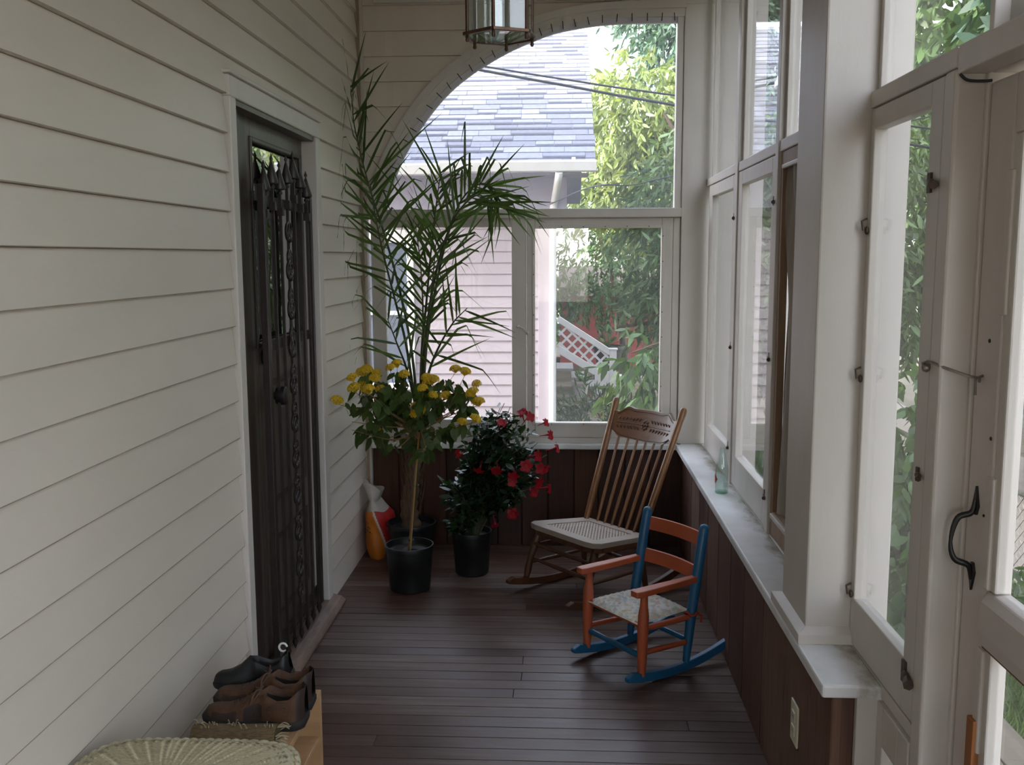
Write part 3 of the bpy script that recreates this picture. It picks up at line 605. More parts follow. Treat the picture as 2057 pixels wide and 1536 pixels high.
MB().add([(x*1.04, y+(.22-y)*-.03, seatz(y)-.006) for x, y in si], [(0,1,2,3)]).build('cane_panel', M_CANE, big)['label'] = 'woven cane panel'
mb = MB()
for i in range(n):
    if i != 6: a, b = so[i], so[(i+1)%n]; mb.bar((a[0]*.95,a[1]*.97+.012,seatz(a[1])-.036), (b[0]*.95,b[1]*.97+.012,seatz(b[1])-.036), .018, .024)
mb.build('seat_apron', M_SHADEOAK, big, bevel=.002)
for s in (-1, 1):
    rocker_mb(s*RO, -.105, .66, .22, 1.15, .036, .026, 24).build('rocker', M_SHADEOAK, big, bevel=.004)
    MB().tube([(s*RO,.01,.055),(s*(RO-.002),.018,.09),(s*(RO-.006),.032,.15),(s*(RO-.01),.05,.20),(s*(RO-.016),.07,.25),(s*(RO-.018),.078,.285)], [.013,.017,.014,.021,.017,.013], 12).build('front_leg', M_SHADEOAK, big, smooth=60)
    MB().tube([(s*RO,.375,.045),(s*(RO-.012),.362,.15),(s*(RO-.03),.345,.265)], [.013,.017,.014], 12).build('back_leg', M_SHADEOAK, big, smooth=60)
    zz = [.27,.30,.40,.52,.66,.78,.825,.845,.853]; rr = [.012,.0145,.0165,.0165,.0160,.0150,.0175,.0155,.006]
    MB().tube([post(s, z) for z in zz], rr, 14).build('back_post', M_GOLD, big, smooth=70)
    for z, ya, yb in ((.205,.05,.352), (.125,.026,.365)): MB().tube([(s*(RO-.008),ya,z),(s*(RO-.012),(ya+yb)/2,z),(s*(RO-.016),yb,z)], [.007,.010,.007], 10).build('side_stretcher', M_SHADEOAK, big, smooth=60)
for z in (.215, .14): MB().tube([(-RO+.008,.045,z),(0,.045,z),(RO-.008,.045,z)], [.007,.011,.007], 10).build('front_stretcher', M_SHADEOAK, big, smooth=60)
MB().tube([(-RO+.014,.36,.15),(0,.36,.15),(RO-.014,.36,.15)], [.007,.010,.007], 10).build('back_stretcher', M_SHADEOAK, big, smooth=60)
def crest(u, v, dy):
    x = (2*u-1); au = abs(x)
    top = .792+.020*math.cos(x*PI*.5)**.7 + .012*math.exp(-((au-.62)/.13)**2) - .010*math.exp(-((au-.85)/.10)**2)
    bot = .682-.012*math.cos(x*PI*.5)+ .022*math.exp(-((au-.95)/.16)**2)-.004*math.exp(-((au-.7)/.1)**2)
    z = bot+(top-bot)*v; c = post(1, z); return (x*(c.x-.010), c.y+.026*(1-x*x)+dy, z)
mb = MB().grid(lambda u, v: crest(u, v, -.008), 48, 10).grid(lambda u, v: crest(1-u, v, .008), 48, 10)
mb.grid(lambda u, v: crest(u, 1, -.008+.016*v), 48, 1).grid(lambda u, v: crest(u, 0, .008-.016*v), 48, 1)
cr = mb.build('crest_rail', M_CREST, big, smooth=40)
cv = MB()
def cpt(x, z, d=-.0092):
    c = post(1, z); return Vector((x, c.y+.026*(1-(x/(c.x-.010))**2)+d, z))
for s in (-1, 1):
    for i in range(7):
        x = s*(.038+.0205*i)
        for q in (-1, 1):
            R = Matrix.Rotation(q*s*-.55+0, 3, 'Y'); cv.ell(cpt(x+s*.003, .742+q*.019), (.0042,.0022,.0150-.0006*i), 8, 5, R)
    cv.tube([cpt(s*x, .742) for x in np.linspace(.02, .175, 8)], .0022, 5)
for i in range(8):
    th = 2*PI*i/8; cv.ell(cpt(.016*math.cos(th), .742+.018*math.sin(th)), (.008,.0025,.008), 8, 5)
cv.ell(cpt(0, .742), (.009,.005,.009), 8, 5)
cv.tube([cpt(x, .803+.020*math.cos(x/.21*PI*.5)**.7-.020+.012*math.exp(-((abs(x)/.21-.62)/.13)**2)-.010*math.exp(-((abs(x)/.21-.85)/.10)**2)) for x in np.linspace(-.185, .185, 40)], .002, 5)
cv.tube([cpt(x, .690-.012*math.cos(x/.21*PI*.5)+.022*math.exp(-((abs(x)/.21-.95)/.16)**2)) for x in np.linspace(-.185, .185, 40)], .002, 5)
cv.build('carving', M_CARVE, cr, smooth=60)['label'] = 'carved leaf spray on the crest'
for i in range(6):
    x = -.125+.05*i; t0 = Vector((x*.98, .378, .272)); xt = x*1.16; ct = post(1, .69); t1 = Vector((xt, ct.y+.026*(1-(xt/.2)**2), .69))
    MB().tube([t0.lerp(t1, t) for t in (0,.08,.3,.55,.8,1)], [.0055,.0070,.0085,.0075,.0062,.0055], 10).build('spindle', M_GOLD, big, smooth=60)
for i in range(6): pass

# ---- plants in nursery pots
def pot(name, c, rt, rb, h, par, soil=.03):
    mb = MB().lathe([(rb*.94,0),(rb,.006),(rb+(rt-rb)*.45,h*.5),(rb+(rt-rb)*.50,h*.505),(rt*.97,h-.024),(rt,h-.022),(rt*1.02,h-.003),(rt*1.01,h),(rt*.965,h),(rt*.955,h-.02),(rt*.93,h-soil)], (0,0,0), 36)
    mb.build('pot', M_POT, par, smooth=35)
    mb = MB().grid(lambda u, v: (rt*.95*v*math.cos(2*PI*u), rt*.95*v*math.sin(2*PI*u), h-soil+.006*math.sin(9*u+7*v)*(1-v)), 24, 5); mb.build('soil', M_SOIL, par, smooth=80)
def rvec(): 
    v = Vector((random.gauss(0,1), random.gauss(0,1), random.gauss(0,1))); return v.normalized()
def leafset(mb, pts, dirs, L0, L1, w, droop, up=(0,0,1), prof=((0,.12),(.28,.95),(.6,.85),(.85,.4),(1,.04))):
    B = np.array([tuple(p) for p in pts]); D = np.array([tuple(d) for d in dirs]); D /= np.linalg.norm(D, axis=1)[:, None]
    n = np.array(up, float)+rng.normal(0, .5, D.shape); Sd = np.cross(D, n); Sd /= np.linalg.norm(Sd, axis=1)[:, None]
    Ln = rng.uniform(L0, L1, len(B)); mb.leaves(B, D, Sd, Ln, Ln*w, droop*np.ones(len(B)), prof)

# tall palm in the corner
random.seed(11)
palm = thing('potted_palm', 'tall feathery palm in a black pot in the back left corner', 'potted palm', (-.765, 4.77, 0))
pot('pot', None, .125, .10, .20, palm)
def pw(px, py, y): return Vector((-.727+(px-835)*.00223, y-4.77, .945+(760-py)*.00242))+Vector((.765, 0, 0))
tk = smoothpath([(.0,0,.17),(-.012,0,.28),(.010,-.01,.42),(.022,-.01,.56),(.030,-.01,.70)], 6)
MB().tube(tk, [.048-.020*i/(len(tk)-1)+.006*math.sin(i*2.1) for i in range(len(tk))], 14).build('trunk', M_PALMBK, palm, smooth=60)
mb = MB()
for i in range(26):
    th = random.uniform(0, 2*PI); z0 = random.uniform(.22, .6); r = .045-.02*(z0-.2)
    mb.tube(smoothpath([(.01+r*math.cos(th), r*math.sin(th), z0), (.01+(r+.012)*math.cos(th), (r+.012)*math.sin(th), z0+.06), (.012+(r+.02)*math.cos(th+.3), (r+.02)*math.sin(th+.3), z0+.12)], 3), [.004,.004,.004,.003,.003,.002,.001], 5)
mb.build('bark_fibres', M_PALMBK, palm, smooth=60)
fronds = [([(838,840,4.76),(825,700,4.76),(800,580,4.78),(768,470,4.80),(738,380,4.80),(718,300,4.78),(706,230,4.74),(696,180,4.70)], 58, .26, .42, .34),
          ([(842,840,4.75),(852,700,4.72),(866,600,4.68),(880,500,4.64),(893,415,4.62),(906,345,4.60)], 44, .22, .34, .34),
          ([(846,840,4.75),(862,690,4.72),(884,580,4.70),(912,480,4.66),(945,405,4.62),(985,372,4.58),(1018,380,4.55),(1040,420,4.53)], 62, .20, .34, .30),
          ([(836,840,4.75),(818,690,4.70),(798,590,4.64),(780,500,4.58),(768,430,4.55),(760,370,4.54)], 46, .22, .36, .36),
          ([(842,840,4.75),(856,720,4.68),(872,640,4.60),(888,560,4.54),(900,480,4.50)], 36, .20, .32, .36),
          ([(846,840,4.75),(842,740,4.82),(846,640,4.86),(842,540,4.88),(832,450,4.88)], 34, .20, .30, .4),
          ([(847,840,4.75),(868,750,4.66),(896,690,4.60),(930,640,4.56),(962,610,4.54)], 34, .22, .34, .3),
          ([(846,840,4.75),(872,640,4.62),(905,510,4.54),(945,430,4.48),(990,395,4.45),(1022,420,4.43)], 40, .24, .36, .36),
          ([(838,840,4.75),(822,740,4.66),(806,680,4.58),(792,630,4.52)], 22, .22, .34, .3)]
def clampw(v):
    w = Vector(v); w.x = max(w.x, -1.012+.765+random.uniform(0,.004)); w.y = min(w.y, 4.985-4.77); return w
for pts, nl, l0, l1, t0 in fronds:
    nl = int(nl*.72); l0 += .04; l1 += .07
    path = smoothpath([pw(*p) for p in pts], 8); m = len(path); rr = [.0085*(1-.75*i/(m-1)) for i in range(m)]
    mb = MB().tube([clampw(p) for p in path], rr, 6)
    fr = mb.build('frond_stalk', M_PALMST, palm, smooth=60)
    lv = MB()
    for i in range(nl):
        f = t0+(1-t0)*(i+.5)/nl; k = f*(m-1); a = int(min(k, m-2)); p = path[a].lerp(path[a+1], k-a); t = (path[a+1]-path[a]).normalized()
        sgn = 1 if i % 2 else -1
        sd = t.cross(Vector((0,1,0))).normalized()*sgn; sd = Matrix.Rotation(random.uniform(-1.2, 1.2), 3, t) @ sd
        if random.random() < .14: continue
        d = (t*random.uniform(.35, 1.0)+sd*random.uniform(.5, 1.0)+rvec()*.16).normalized(); Lx = random.uniform(.85, 1.25); Lf = random.uniform(l0, l1)*(1 if f < .85 else .75)*Lx
        kink = random.uniform(.4, .75) if random.random() < .62 else 2; dn = (Vector((d.x, d.y, 0))*.35+Vector((sd.x, sd.y, 0))*random.uniform(.15,.5)+Vector((0,0,-1))*random.uniform(.6,1.0)).normalized(); wv = d.cross(Vector((random.uniform(-.5,.5), 1, random.uniform(-.2,.5)))).normalized()
        q = p.copy(); vs = []; ns = 9
        for j in range(ns+1):
            s_ = j/ns; w = .0062*(min(1, s_*6+.25))*(1-s_**2.2)+.0004
            vs += [clampw(q-wv*w), clampw(q+wv*w)]
            dd = d.lerp(dn, max(0, min(1, (s_-kink+.05)/.10))); dd = (dd+Vector((0,0,-.10*s_))).normalized(); q = q+dd*Lf/ns
        lv.add(vs, [(2*j, 2*j+1, 2*j+3, 2*j+2) for j in range(ns)])
    lv.build('leaflets', M_PALM, fr, smooth=60)

# yellow lantana standard
random.seed(5)
lan = thing('potted_lantana', 'lantana trained on a single stem with yellow flower heads in a black pot', 'potted plant', (-.708, 4.335, 0))
pot('pot', None, .112, .095, .215, lan)
def lw_(px, py, y=4.32):
    p = Vector((-.707+(px-822)*.0023, 4.32, .2+(1100-py)*.00234)); c = Vector((0,0,1.55)); q = c+(p-c)*(y/4.32); return q-Vector((-.708,4.335,0))
st = smoothpath([lw_(822,1105), lw_(828,1050), lw_(836,960), lw_(844,900), lw_(848,855)], 5)
MB().tube(st, [.0075-.002*i/(len(st)-1) for i in range(len(st))], 8).build('stem', M_STALK, lan, smooth=60)
MB().tube([lw_(824,1108,4.29), lw_(840,930,4.29), lw_(848,850,4.30)], .0045, 8).build('bamboo_stake', M_BAMBOO, lan, smooth=60)
for q in ((826,1083), (838,972)): MB().tube([lw_(*q,4.305)+Vector((.012*math.cos(t), .016*math.sin(t), 0)) for t in np.linspace(0, 6.5, 12)], .003, 5).build('plant_tie', M_TIE, lan)
heads = [(115,330),(205,205),(285,160),(330,185),(215,262),(265,240),(290,270),(358,265),(390,285),(378,332),(330,485),(415,150),(450,130),(490,185),(610,200),(615,235),(590,260),(645,297),(715,300),(725,265),(770,158),(822,172),(885,235),(862,285),(893,335),(803,443),(875,425),(545,360),(585,380),(533,400),(460,395),(570,588),(328,205),(255,175),(645,215)]
tips = []
for i, (u, v) in enumerate(heads):
    px, py = 640+u*.3647, 680+v*.3647; y = random.uniform(4.14, 4.40) if px > 720 else random.uniform(4.12, 4.22); tips.append(lw_(px, py+4, y))
fork = lw_(848, 862); extra = []
for i in range(24):
    a = random.uniform(0, 2*PI); r = random.uniform(.12, .31); extra.append(Vector((.0+r*math.cos(a)*1.0, r*.8*math.sin(a), random.uniform(.70, .98))))
for v in extra:
    v.x = max(v.x, -.29)
bm_ = MB(); lp = []; ld = []
for i, t in enumerate(tips+extra):
    base = st[-1-random.randint(0, 3)] if i % 3 else fork.lerp(t, .15)
    mid = base.lerp(t, .5)+Vector((random.uniform(-.03,.03), random.uniform(-.03,.03), -.045 if t.z < .8 else random.uniform(-.05,.01)))
    path = smoothpath([base, mid, t-Vector((0,0,.012))], 5)
    bm_.tube(path, [.0038-.0026*j/(len(path)-1) for j in range(len(path))], 5)
    for j in range(9):
        f = random.uniform(.45, 1.0)**.6; p = path[int(f*(len(path)-1))]; d = rvec(); d.z = -abs(d.z)*.9-.5; d.y -= .1
        q = Vector((p.x+random.uniform(-.02,.02), p.y+random.uniform(-.02,.02), p.z+random.uniform(-.02,.03)))
        q.x = max(q.x, -.27); d.x = max(d.x, -.3) if q.x < -.24 else d.x
        lp.append(q); ld.append(d)
bm_.build('branches', M_STALK, lan, smooth=60)
lm = MB(); leafset(lm, lp, ld, .042, .08, .56, .03); lm.build('foliage', M_LEAFL, lan, smooth=80)
hd = MB()
for k in range(34):
    ph = math.acos(1-.95*(k+.5)/34); th = k*2.399; d = Vector((math.sin(ph)*math.cos(th), math.sin(ph)*math.sin(th), math.cos(ph))); c = d*Vector((.021,.021,.013)).x; c.z = d.z*.014
    a = d.orthogonal().normalized(); b2 = d.cross(a)
    for m_ in range(4):
        t = m_*PI/2+k; e = (a*math.cos(t)+b2*math.sin(t))*.0062; g = (a*math.cos(t+1.2)+b2*math.sin(t+1.2))*.0055
        hd.add([c+d*.003, c+e+d*.005, c+(e+g)*.72+d*.004, c+g+d*.005], [(0,1,2,3)])
    hd.tube([Vector((0,0,-.012)), c+d*.003], [.0012,.0012], 4)
h0 = hd.build('flower_head', M_YEL, lan); first = True
for t in tips:
    o = h0 if first else clone(h0, lan); first = False
    o.location = t; o.rotation_euler = (random.uniform(-.5,.3), random.uniform(-.4,.4), random.uniform(0,6)); s = random.uniform(.9, 1.3); o.scale = (s, s, s*1.15)

# red mandevilla
random.seed(9)
man = thing('potted_mandevilla', 'bushy dark green plant with red trumpet flowers in a black pot', 'potted plant', (-.437, 4.575, 0))
pot('pot', None, .098, .082, .215, man)
def mw(px, py, y=4.56):
    p = Vector((-.523+(px-912)*.00246, 4.56, .209+(1068-py)*.00248)); c = Vector((0,0,1.55)); return c+(p-c)*(y/4.56)-Vector((-.437,4.575,0))
vm = MB(); lp = []; ld = []
for i in range(104):
    a = random.uniform(0, 2*PI); b2 = random.uniform(-1, 1); r = random.uniform(.35, 1)**.5
    t = Vector((.160+.215*r*math.cos(a)*math.sqrt(1-b2*b2), -.02+.15*r*math.sin(a)*math.sqrt(1-b2*b2), .60+.255*b2*r)); t.y = min(t.y, .36)
    if i > 90: t = Vector((random.uniform(-.17,.03), random.uniform(-.16,-.02), random.uniform(.24,.52)))
    path = smoothpath([(random.uniform(-.03,.03), random.uniform(-.03,.03), .18), (t.x*.35+random.uniform(-.04,.04), t.y*.4, .18+(t.z-.18)*.6), t], 6)
    vm.tube(path, .0022, 4)
    for j in range(30):
        f = random.uniform(.35, 1)**.7; p = path[int(f*(len(path)-1))]; d = rvec(); d.z = d.z*.6; lp.append(p+rvec()*.025); ld.append(d)
vm.build('stems', M_PALMST, man); lm = MB(); leafset(lm, lp, ld, .035, .062, .42, .010); lm.build('foliage', M_LEAFM, man, smooth=80)
fl = MB()
fl.tube([(0,0,-.045),(0,0,-.02),(0,0,-.004),(0,0,.002)], [.0022,.0035,.008,.012], 8)
for k in range(5):
    th = k*2*PI/5; c, s = math.cos(th), math.sin(th); R = lambda x, y, z: (x*c-y*s, x*s+y*c, z)
    fl.add([R(.008,-.006,.0), R(.008,.006,0), R(.022,.016,.006), R(.034,.008,.004), R(.036,-.006,-.002), R(.020,-.014,.004)], [(0,1,2,5),(2,3,4,5)])
f0 = fl.build('flower', M_RED, man, smooth=60); first = True
for (u, v), (dx, dy, dz) in {(615,200):(.2,-.5,.6), (845,150):(.4,-.6,.4), (975,195):(.8,-.4,.4), (1010,295):(.9,-.4,.2), (1065,405):(1,-.2,.3), (260,460):(-.8,-.6,0), (430,595):(-.2,-.6,-.7), (575,595):(0,-.8,-.6), (815,555):(.2,-1,.1), (710,640):(0,-.9,-.4), (980,575):(.8,-.5,-.3), (910,470):(.8,-.6,.2), (1000,735):(1,-.2,.1), (920,690):(.7,-.6,-.2), (880,770):(.6,-.7,0), (705,955):(.1,-1,-.1), (560,1050):(.2,-.5,-.7), (780,120):(-.2,-.5,.8), (930,575):(.4,-.8,.2), (700,690):(.2,-.9,.1)}.items():
    o = f0 if first else clone(f0, man); first = False
    o.location = mw(860+u*.241, 800+v*.241, 4.40 if u < 900 else 4.50); o.rotation_euler = Vector((dx,dy,dz)).to_track_quat('Z', 'Y').to_euler(); s = random.uniform(.68, .92); o.scale = (s,s,s*1.5)

# ---- bag of soil in the corner
bag = thing('soil_bag', 'opened orange and red bag of soil slumped in the back left corner', 'bag', (-.950, 4.86, 0))
def bagp(u, v):
    th = 2*PI*u; z = .30*v; w = .075*(1-.75*max(0, v-.72)/.28)*(1-.35*(1-min(1, v/.25))**2)*(1+.06*math.sin(5*th+9*v)); d = .108*(1-.35*max(0, v-.7)/.3)*(1+.05*math.sin(4*th+11*v))
    return (-.0+w*math.cos(th)-.025*v+.02*math.sin(v*3), d*math.sin(th), z+.008*math.sin(3*th)*v)
bags = []
mb = MB(); mb.grid(bagp, 132, 44)
for i, f in enumerate(mb.f):
    u, v = (i % 132)/132, (i // 132)/44; th = 2*PI*u; xx = math.cos(th)-.78+v*1.1
    k = 2 if v > .80 else (0 if xx < -.10 else (2 if xx < .08 else 1))
    if k == 0 and xx < -.68 and .40 < v < .66 and int(v*44+xx*4) % 4 == 0: k = 3
    if k == 1 and .42 < v < .56 and math.sin(th) < -.1 and xx > .42: k = 4
    mb.mi[i] = k
mb.build('bag_body', [surf('orange plastic', (.60,.17,.015), .4, .1, 14, bump=.4, bscale=25), surf('red plastic', (.42,.018,.02), .4, .1, 14, bump=.4, bscale=25), surf('white plastic', (.50,.45,.40), .45, .1, 14, bump=.4, bscale=25), surf('green print', (.05,.06,.02), .5), surf('lavender print', (.35,.30,.42), .5)], bag, smooth=60)
mb = MB(); mb.grid(lambda u, v: (-.022+(.022+.038*v)*math.cos(2*PI*u)*(1+.1*math.sin(10*PI*u))-.012*v, (.056+.004*v)*math.sin(2*PI*u)*(1-.45*v), .285+.085*v+.010*math.sin(6*PI*u)*v-.025*v*math.cos(2*PI*u)), 40, 8)
mb.build('bag_mouth', MATS['white plastic'], bag, smooth=60)['label'] = 'crumpled white top of the bag'

# ---- glass bottle on the sill
bot = thing('glass_bottle', 'small greenish glass bottle with a red diamond label standing on the right sill', 'bottle', (.672, 3.96, SILL), -.5)
pf = [(.0255,.0),(.0275,.004),(.0278,.03),(.0262,.05),(.0268,.075),(.0275,.095),(.0255,.115),(.0205,.135),(.0155,.155),(.0125,.170),(.0122,.180),(.0140,.182),(.0140,.190),(.0120,.193)]
MB().lathe(pf+[(.0095,.193),(.0095,.175),(.013,.155),(.018,.134),(.0228,.114),(.0248,.095),(.0240,.075),(.0235,.05),(.025,.03),(.0245,.012),(.004,.009),(.0,.009)], n=40).build('bottle_glass', M_BOTTLE, bot, smooth=50)
MB().lathe([(.0,.0012),(.024,.0012),(.026,.004),(.0262,.010),(.0,.0088)], n=40).build('bottle_base', M_BOTTLEB, bot, smooth=50)
def lab(r0, sz, m, name):
    mb = MB(); vs = []
    for a, z in ((-1,0),(-.5,-.5),(0,-1),(.5,-.5),(1,0),(.5,.5),(0,1),(-.5,.5),(0,0)):
        th = PI+.62+a*sz; rr = r0; vs.append((rr*math.cos(th), rr*math.sin(th), .063+z*.024*sz/.62))
    return mb.add(vs, [(8,i,(i+1)%8) for i in range(8)]).build(name, m, bot)
lab(.0285, .62, surf('red label', (.40,.025,.012), .5, .05), 'label'); 
mb = MB()
for k, dz in enumerate((.005, -.004)):
    for j in range(3): th = PI+.62-.18+.16*j; mb.bar((.0289*math.cos(th), .0289*math.sin(th), .063+dz-.003), (.0289*math.cos(th+.03), .0289*math.sin(th+.03), .063+dz+.003), .0006, .0025)
mb.build('label_marks', surf('orange ink', (.60,.25,.04), .5), bot)

# ---- outlet plate on the low wall
op = thing('outlet_plate', 'cream electrical outlet plate on the dark board wall', 'outlet', (XK, 2.49, .296))
MB().box(-.006, -.036, -.058, .0, .036, .058).build('cover_plate', M_PLATE, op, bevel=.003)
for z in (.02, -.02):
    o = MB().box(-.009, -.016, z-.014, -.005, .016, z+.014).build('receptacle', M_PLATE, op, bevel=.004)
    MB().box(-.0094, -.008, z-.004, -.0088, -.006, z+.006).box(-.0094, .006, z-.004, -.0088, .008, z+.006).build('slot', M_DARK, o)

# ---- shoe rack, shoes, fringed mat, hamper
rk = thing('shoe_rack', 'low pale pine shoe rack against the left wall', 'shoe rack', (-.80, 2.0, 0))
RT = .35
MB().box(-.13, -.008, RT-.016, .132, .522, RT).build('top_board', M_RACK, rk, bevel=.0015)
for y in (.506, -.008): MB().box(-.13, y, 0, .132, y+.016, RT-.0165).build('end_panel', M_RACK, rk, bevel=.0015)
for z in (.205, .04): MB().box(-.128, .009, z, .126, .505, z+.014).build('shelf', M_RACK, rk, bevel=.0015)
MB().box(-.134, -.005, .02, -.1305, .51, RT-.02).build('back_panel', M_RACK, rk)

def shoe(th, Ln=.262, wid=.047, hgt=.088, heel=.106, m_up=M_SHOE, sole_t=.024, throat=.55, lace=True):
    """Shoe along +x with the toe at x=0 and the heel at x=Ln."""
    def hw(s): return wid*(.50+.5*math.sin(min(1, s/.22)*PI/2))*(1-.22*math.exp(-((s-.55)/.16)**2))*(1 if s < .86 else math.sqrt(max(.02, 1-((s-.86)/.16)**2)))
    def spring(s): return .014*max(0, 1-s/.28)**2
    def top(s):
        return float(np.interp(s, [0,.03,.10,.22,.36,.50,.62,.74,.86,.95,1.0], [.022,.036,.046,.050,.060,.080,hgt+.004,hgt-.012,hgt-.008,heel-.004,heel]))
    nv, nu = 44, 32; mb = MB(); vs = []
    for j in range(nv+1):
        s = j/nv; h = top(s); w = hw(s); op_ = max(0, min(1, (s-throat)/.07))*(1 if s < .955 else max(0, 1-(s-.955)/.04))
        for i in range(nu+1):
            u = 2*i/nu-1; au = abs(u)
            dome = (1-au**3.2)**.62
            zz = spring(s)+sole_t*.6+(h-sole_t*.6)*dome; yy = w*u*(1-.10*dome) if au < 1 else w*u
            if op_ > 0:
                if au > .42: k = (1-au)/.58; zo = spring(s)+sole_t*.6+(h-sole_t*.6)*min(1, k**.62); yo = math.copysign(w*(1-.28*k*k), u)
                else: k = au/.42; zo = .030+(h-.030)*k**5; yo = math.copysign(w*.70*k**.6, u) if au > 0 else 0
                zz = zz*(1-op_)+zo*op_; yy = yy*(1-op_)+yo*op_
            vs.append((s*Ln, yy, zz))
    fs = []; mi = []
    for j in range(nv):
        for i in range(nu):
            fs.append((j*(nu+1)+i, j*(nu+1)+i+1, (j+1)*(nu+1)+i+1, (j+1)*(nu+1)+i)); s = (j+.5)/nv; u = abs(2*(i+.5)/nu-1)
            mi.append(2 if s > throat+.03 and u < .38 else (1 if (s < .05 or s > .93 or (u > .72 and (.1 < s < .34 or .42 < s < .6))) else 0))
    mb.add(vs, fs); mb.mi = mi
    up = mb.build('upper', [m_up, M_SHOE2 if m_up is M_SHOE else m_up, M_LINING], th, smooth=55)
    sm = MB(); n = 40; vs = []
    for lay, (g, z) in enumerate(((.99, 0), (1.04, sole_t*.35), (1.05, sole_t*.8), (1.0, sole_t))):
        for i in range(2*n):
            s = (i if i < n else 2*n-1-i)/(n-1); sg = 1 if i < n else -1
            vs.append(((s-.5)*Ln*(1+(g-1)*.4)+Ln/2, sg*(hw(s)*g+.001), z+spring(s)))
    fs = [tuple(range(2*n))[::-1], tuple(range(6*n, 8*n))]
    for a in range(3): fs += [(a*2*n+i, a*2*n+(i+1)%(2*n), (a+1)*2*n+(i+1)%(2*n), (a+1)*2*n+i) for i in range(2*n)]
    sm.add(vs, fs).build('sole', M_SOLE, th, smooth=50)
    if lace:
        lb = MB()
        for k in range(6):
            s = .26+.052*k; w = hw(s)*.42; h = top(s)+.003; s2 = s+.03
            lb.tube([(s*Ln,-w,h-.007),(s*Ln+.003,0,h+.001),(s2*Ln,w,top(s2)-.004)], .0024, 6); lb.tube([(s*Ln,w,h-.007),(s*Ln+.003,0,h+.002),(s2*Ln,-w,top(s2)-.004)], .0024, 6)
        h = top(.56)+.004
        for q in (-1, 1): lb.tube(smoothpath([(.55*Ln,0,h),(.53*Ln,q*.03,h+.008),(.50*Ln,q*.05,h-.016),(.54*Ln,q*.03,h-.004),(.55*Ln,0,h)], 5), .0022, 6); lb.tube(smoothpath([(.55*Ln,0,h),(.48*Ln,q*.022,h-.004),(.42*Ln,q*.046,h-.03)], 5), .0022, 6)
        lb.build('laces', M_LACE, up, smooth=60)
        for q in (-1, 1): wl_ = MB(); wl_.tube([(s*Ln, q*(hw(s)*.985+.001), sole_t+.030+.02*math.sin((s-.62)*9)) for s in np.linspace(.62, .86, 10)], .0016, 5); wl_.tube([(s*Ln, q*(hw(s)*.99+.001), sole_t+.018+.02*math.sin((s-.62)*9)) for s in np.linspace(.60, .84, 10)], .0016, 5); wl_.build('stitched_stripe', M_LACE, up, smooth=60)
    return th
s1 = shoe(thing('shoe', 'brown suede lace-up shoe nearest the wicker hamper on the shoe rack', 'shoe', (-.918, 2.318, RT+.001), .03, 'pair of brown shoes on the rack'))
s2 = shoe(thing('shoe', 'brown suede lace-up shoe farther from the wicker hamper, next to the black shoe', 'shoe', (-.925, 2.416, RT+.001), .03, 'pair of brown shoes on the rack'))
bs = shoe(thing('slip_on_shoe', 'black slip-on shoe with a white ring behind the brown shoes on the rack', 'shoe', (-.975, 2.51, RT+.005), .30), .215, .036, .060, .075, M_BLACKSHOE, .018, .50, False)
bs.location = (-.955, 2.500, RT+.004); bs.rotation_euler = (0, -.17, .08)
MB().box(.155, -.022, -.034, .205, .022, .004).build('heel_block', M_BLACKSHOE, bs, bevel=.004)
MB().tube([(.194+.011*math.cos(t), .034, .075+.012*math.sin(t)) for t in np.linspace(0, 5.2, 14)], .0032, 6).build('ring', surf('white ring', (.7,.7,.68), .4), bs, smooth=60)
mt = thing('fringed_mat', 'small rolled straw mat with frayed fringe between the shoes and the hamper', 'mat', (-.800, 2.225, RT+.002), .04)
mb = MB(); mb.grid(lambda u, v: (-.115+.21*u, (.028+.003*math.sin(u*9))*math.cos(2*PI*v), .021+.020*math.sin(2*PI*v)), 30, 20); mb.build('roll', surf('straw weave', (.27,.19,.10), .9, .3, 60, (1,8,8), 0, .8, 90), mt, smooth=60)
mb = MB(); random.seed(2)
for i in range(46):
    a = random.random()*2*PI; e = random.random()
    x, y, z = (.097, .024*math.cos(a), .021+.017*math.sin(a)) if e < .5 else (random.uniform(-.115,.09), .012*math.cos(a), .038)
    d = Vector((1, random.uniform(-.6,.6), random.uniform(-.4,.5))) if e < .5 else Vector((random.uniform(-.4,.4), -.5, random.uniform(.1,.9)))
    mb.tube(smoothpath([(x,y,z), Vector((x,y,z))+d*.014+Vector((0,0,.004)), Vector((x,y,z))+d*.026-Vector((0,0,random.uniform(-.004,.004)))], 3), [.0014]*6+[.0008], 4)
mb.build('fringe', surf('pale fringe', (.50,.42,.27), .9, .2, 60), mt)['kind'] = 'stuff'

# wicker hamper with its lid
M_WICK, N, L = new_mat('woven green wicker'); tc = N.new('ShaderNodeTexCoord'); v = tc.outputs['Object']
nn_ = noise(N, L, 90, v, 3, .6, (1, 6, 1)); c = ramp(N, L, nn_, [(.3, (.40,.335,.21)), (.6, (.63,.555,.37)), (.8, (.72,.65,.47))])
at = N.new('ShaderNodeAttribute'); at.attribute_name = 'gap'
c = mixc(N, L, at.outputs['Fac'], c, (.07,.05,.02)); p = N.new('ShaderNodeBsdfPrincipled'); p.inputs['Roughness'].default_value = .6; L.new(c, p.inputs['Base Color'])
o_ = N.new('ShaderNodeOutputMaterial'); L.new(p.outputs[0], o_.inputs[0])
hp_ = thing('wicker_hamper', 'pale green woven wicker hamper with a rounded lid at the bottom left', 'hamper', (-.787, 1.715, 0))
HA, HB, HR = .236, .258, .125
def rrect(t, a=HA, b=HB, r=HR):
    th = 2*PI*t; c, s = math.cos(th), math.sin(th); n = 5.0; k = (abs(c)**n+abs(s)**n)**(-1/n); return a*k*c, b*k*s
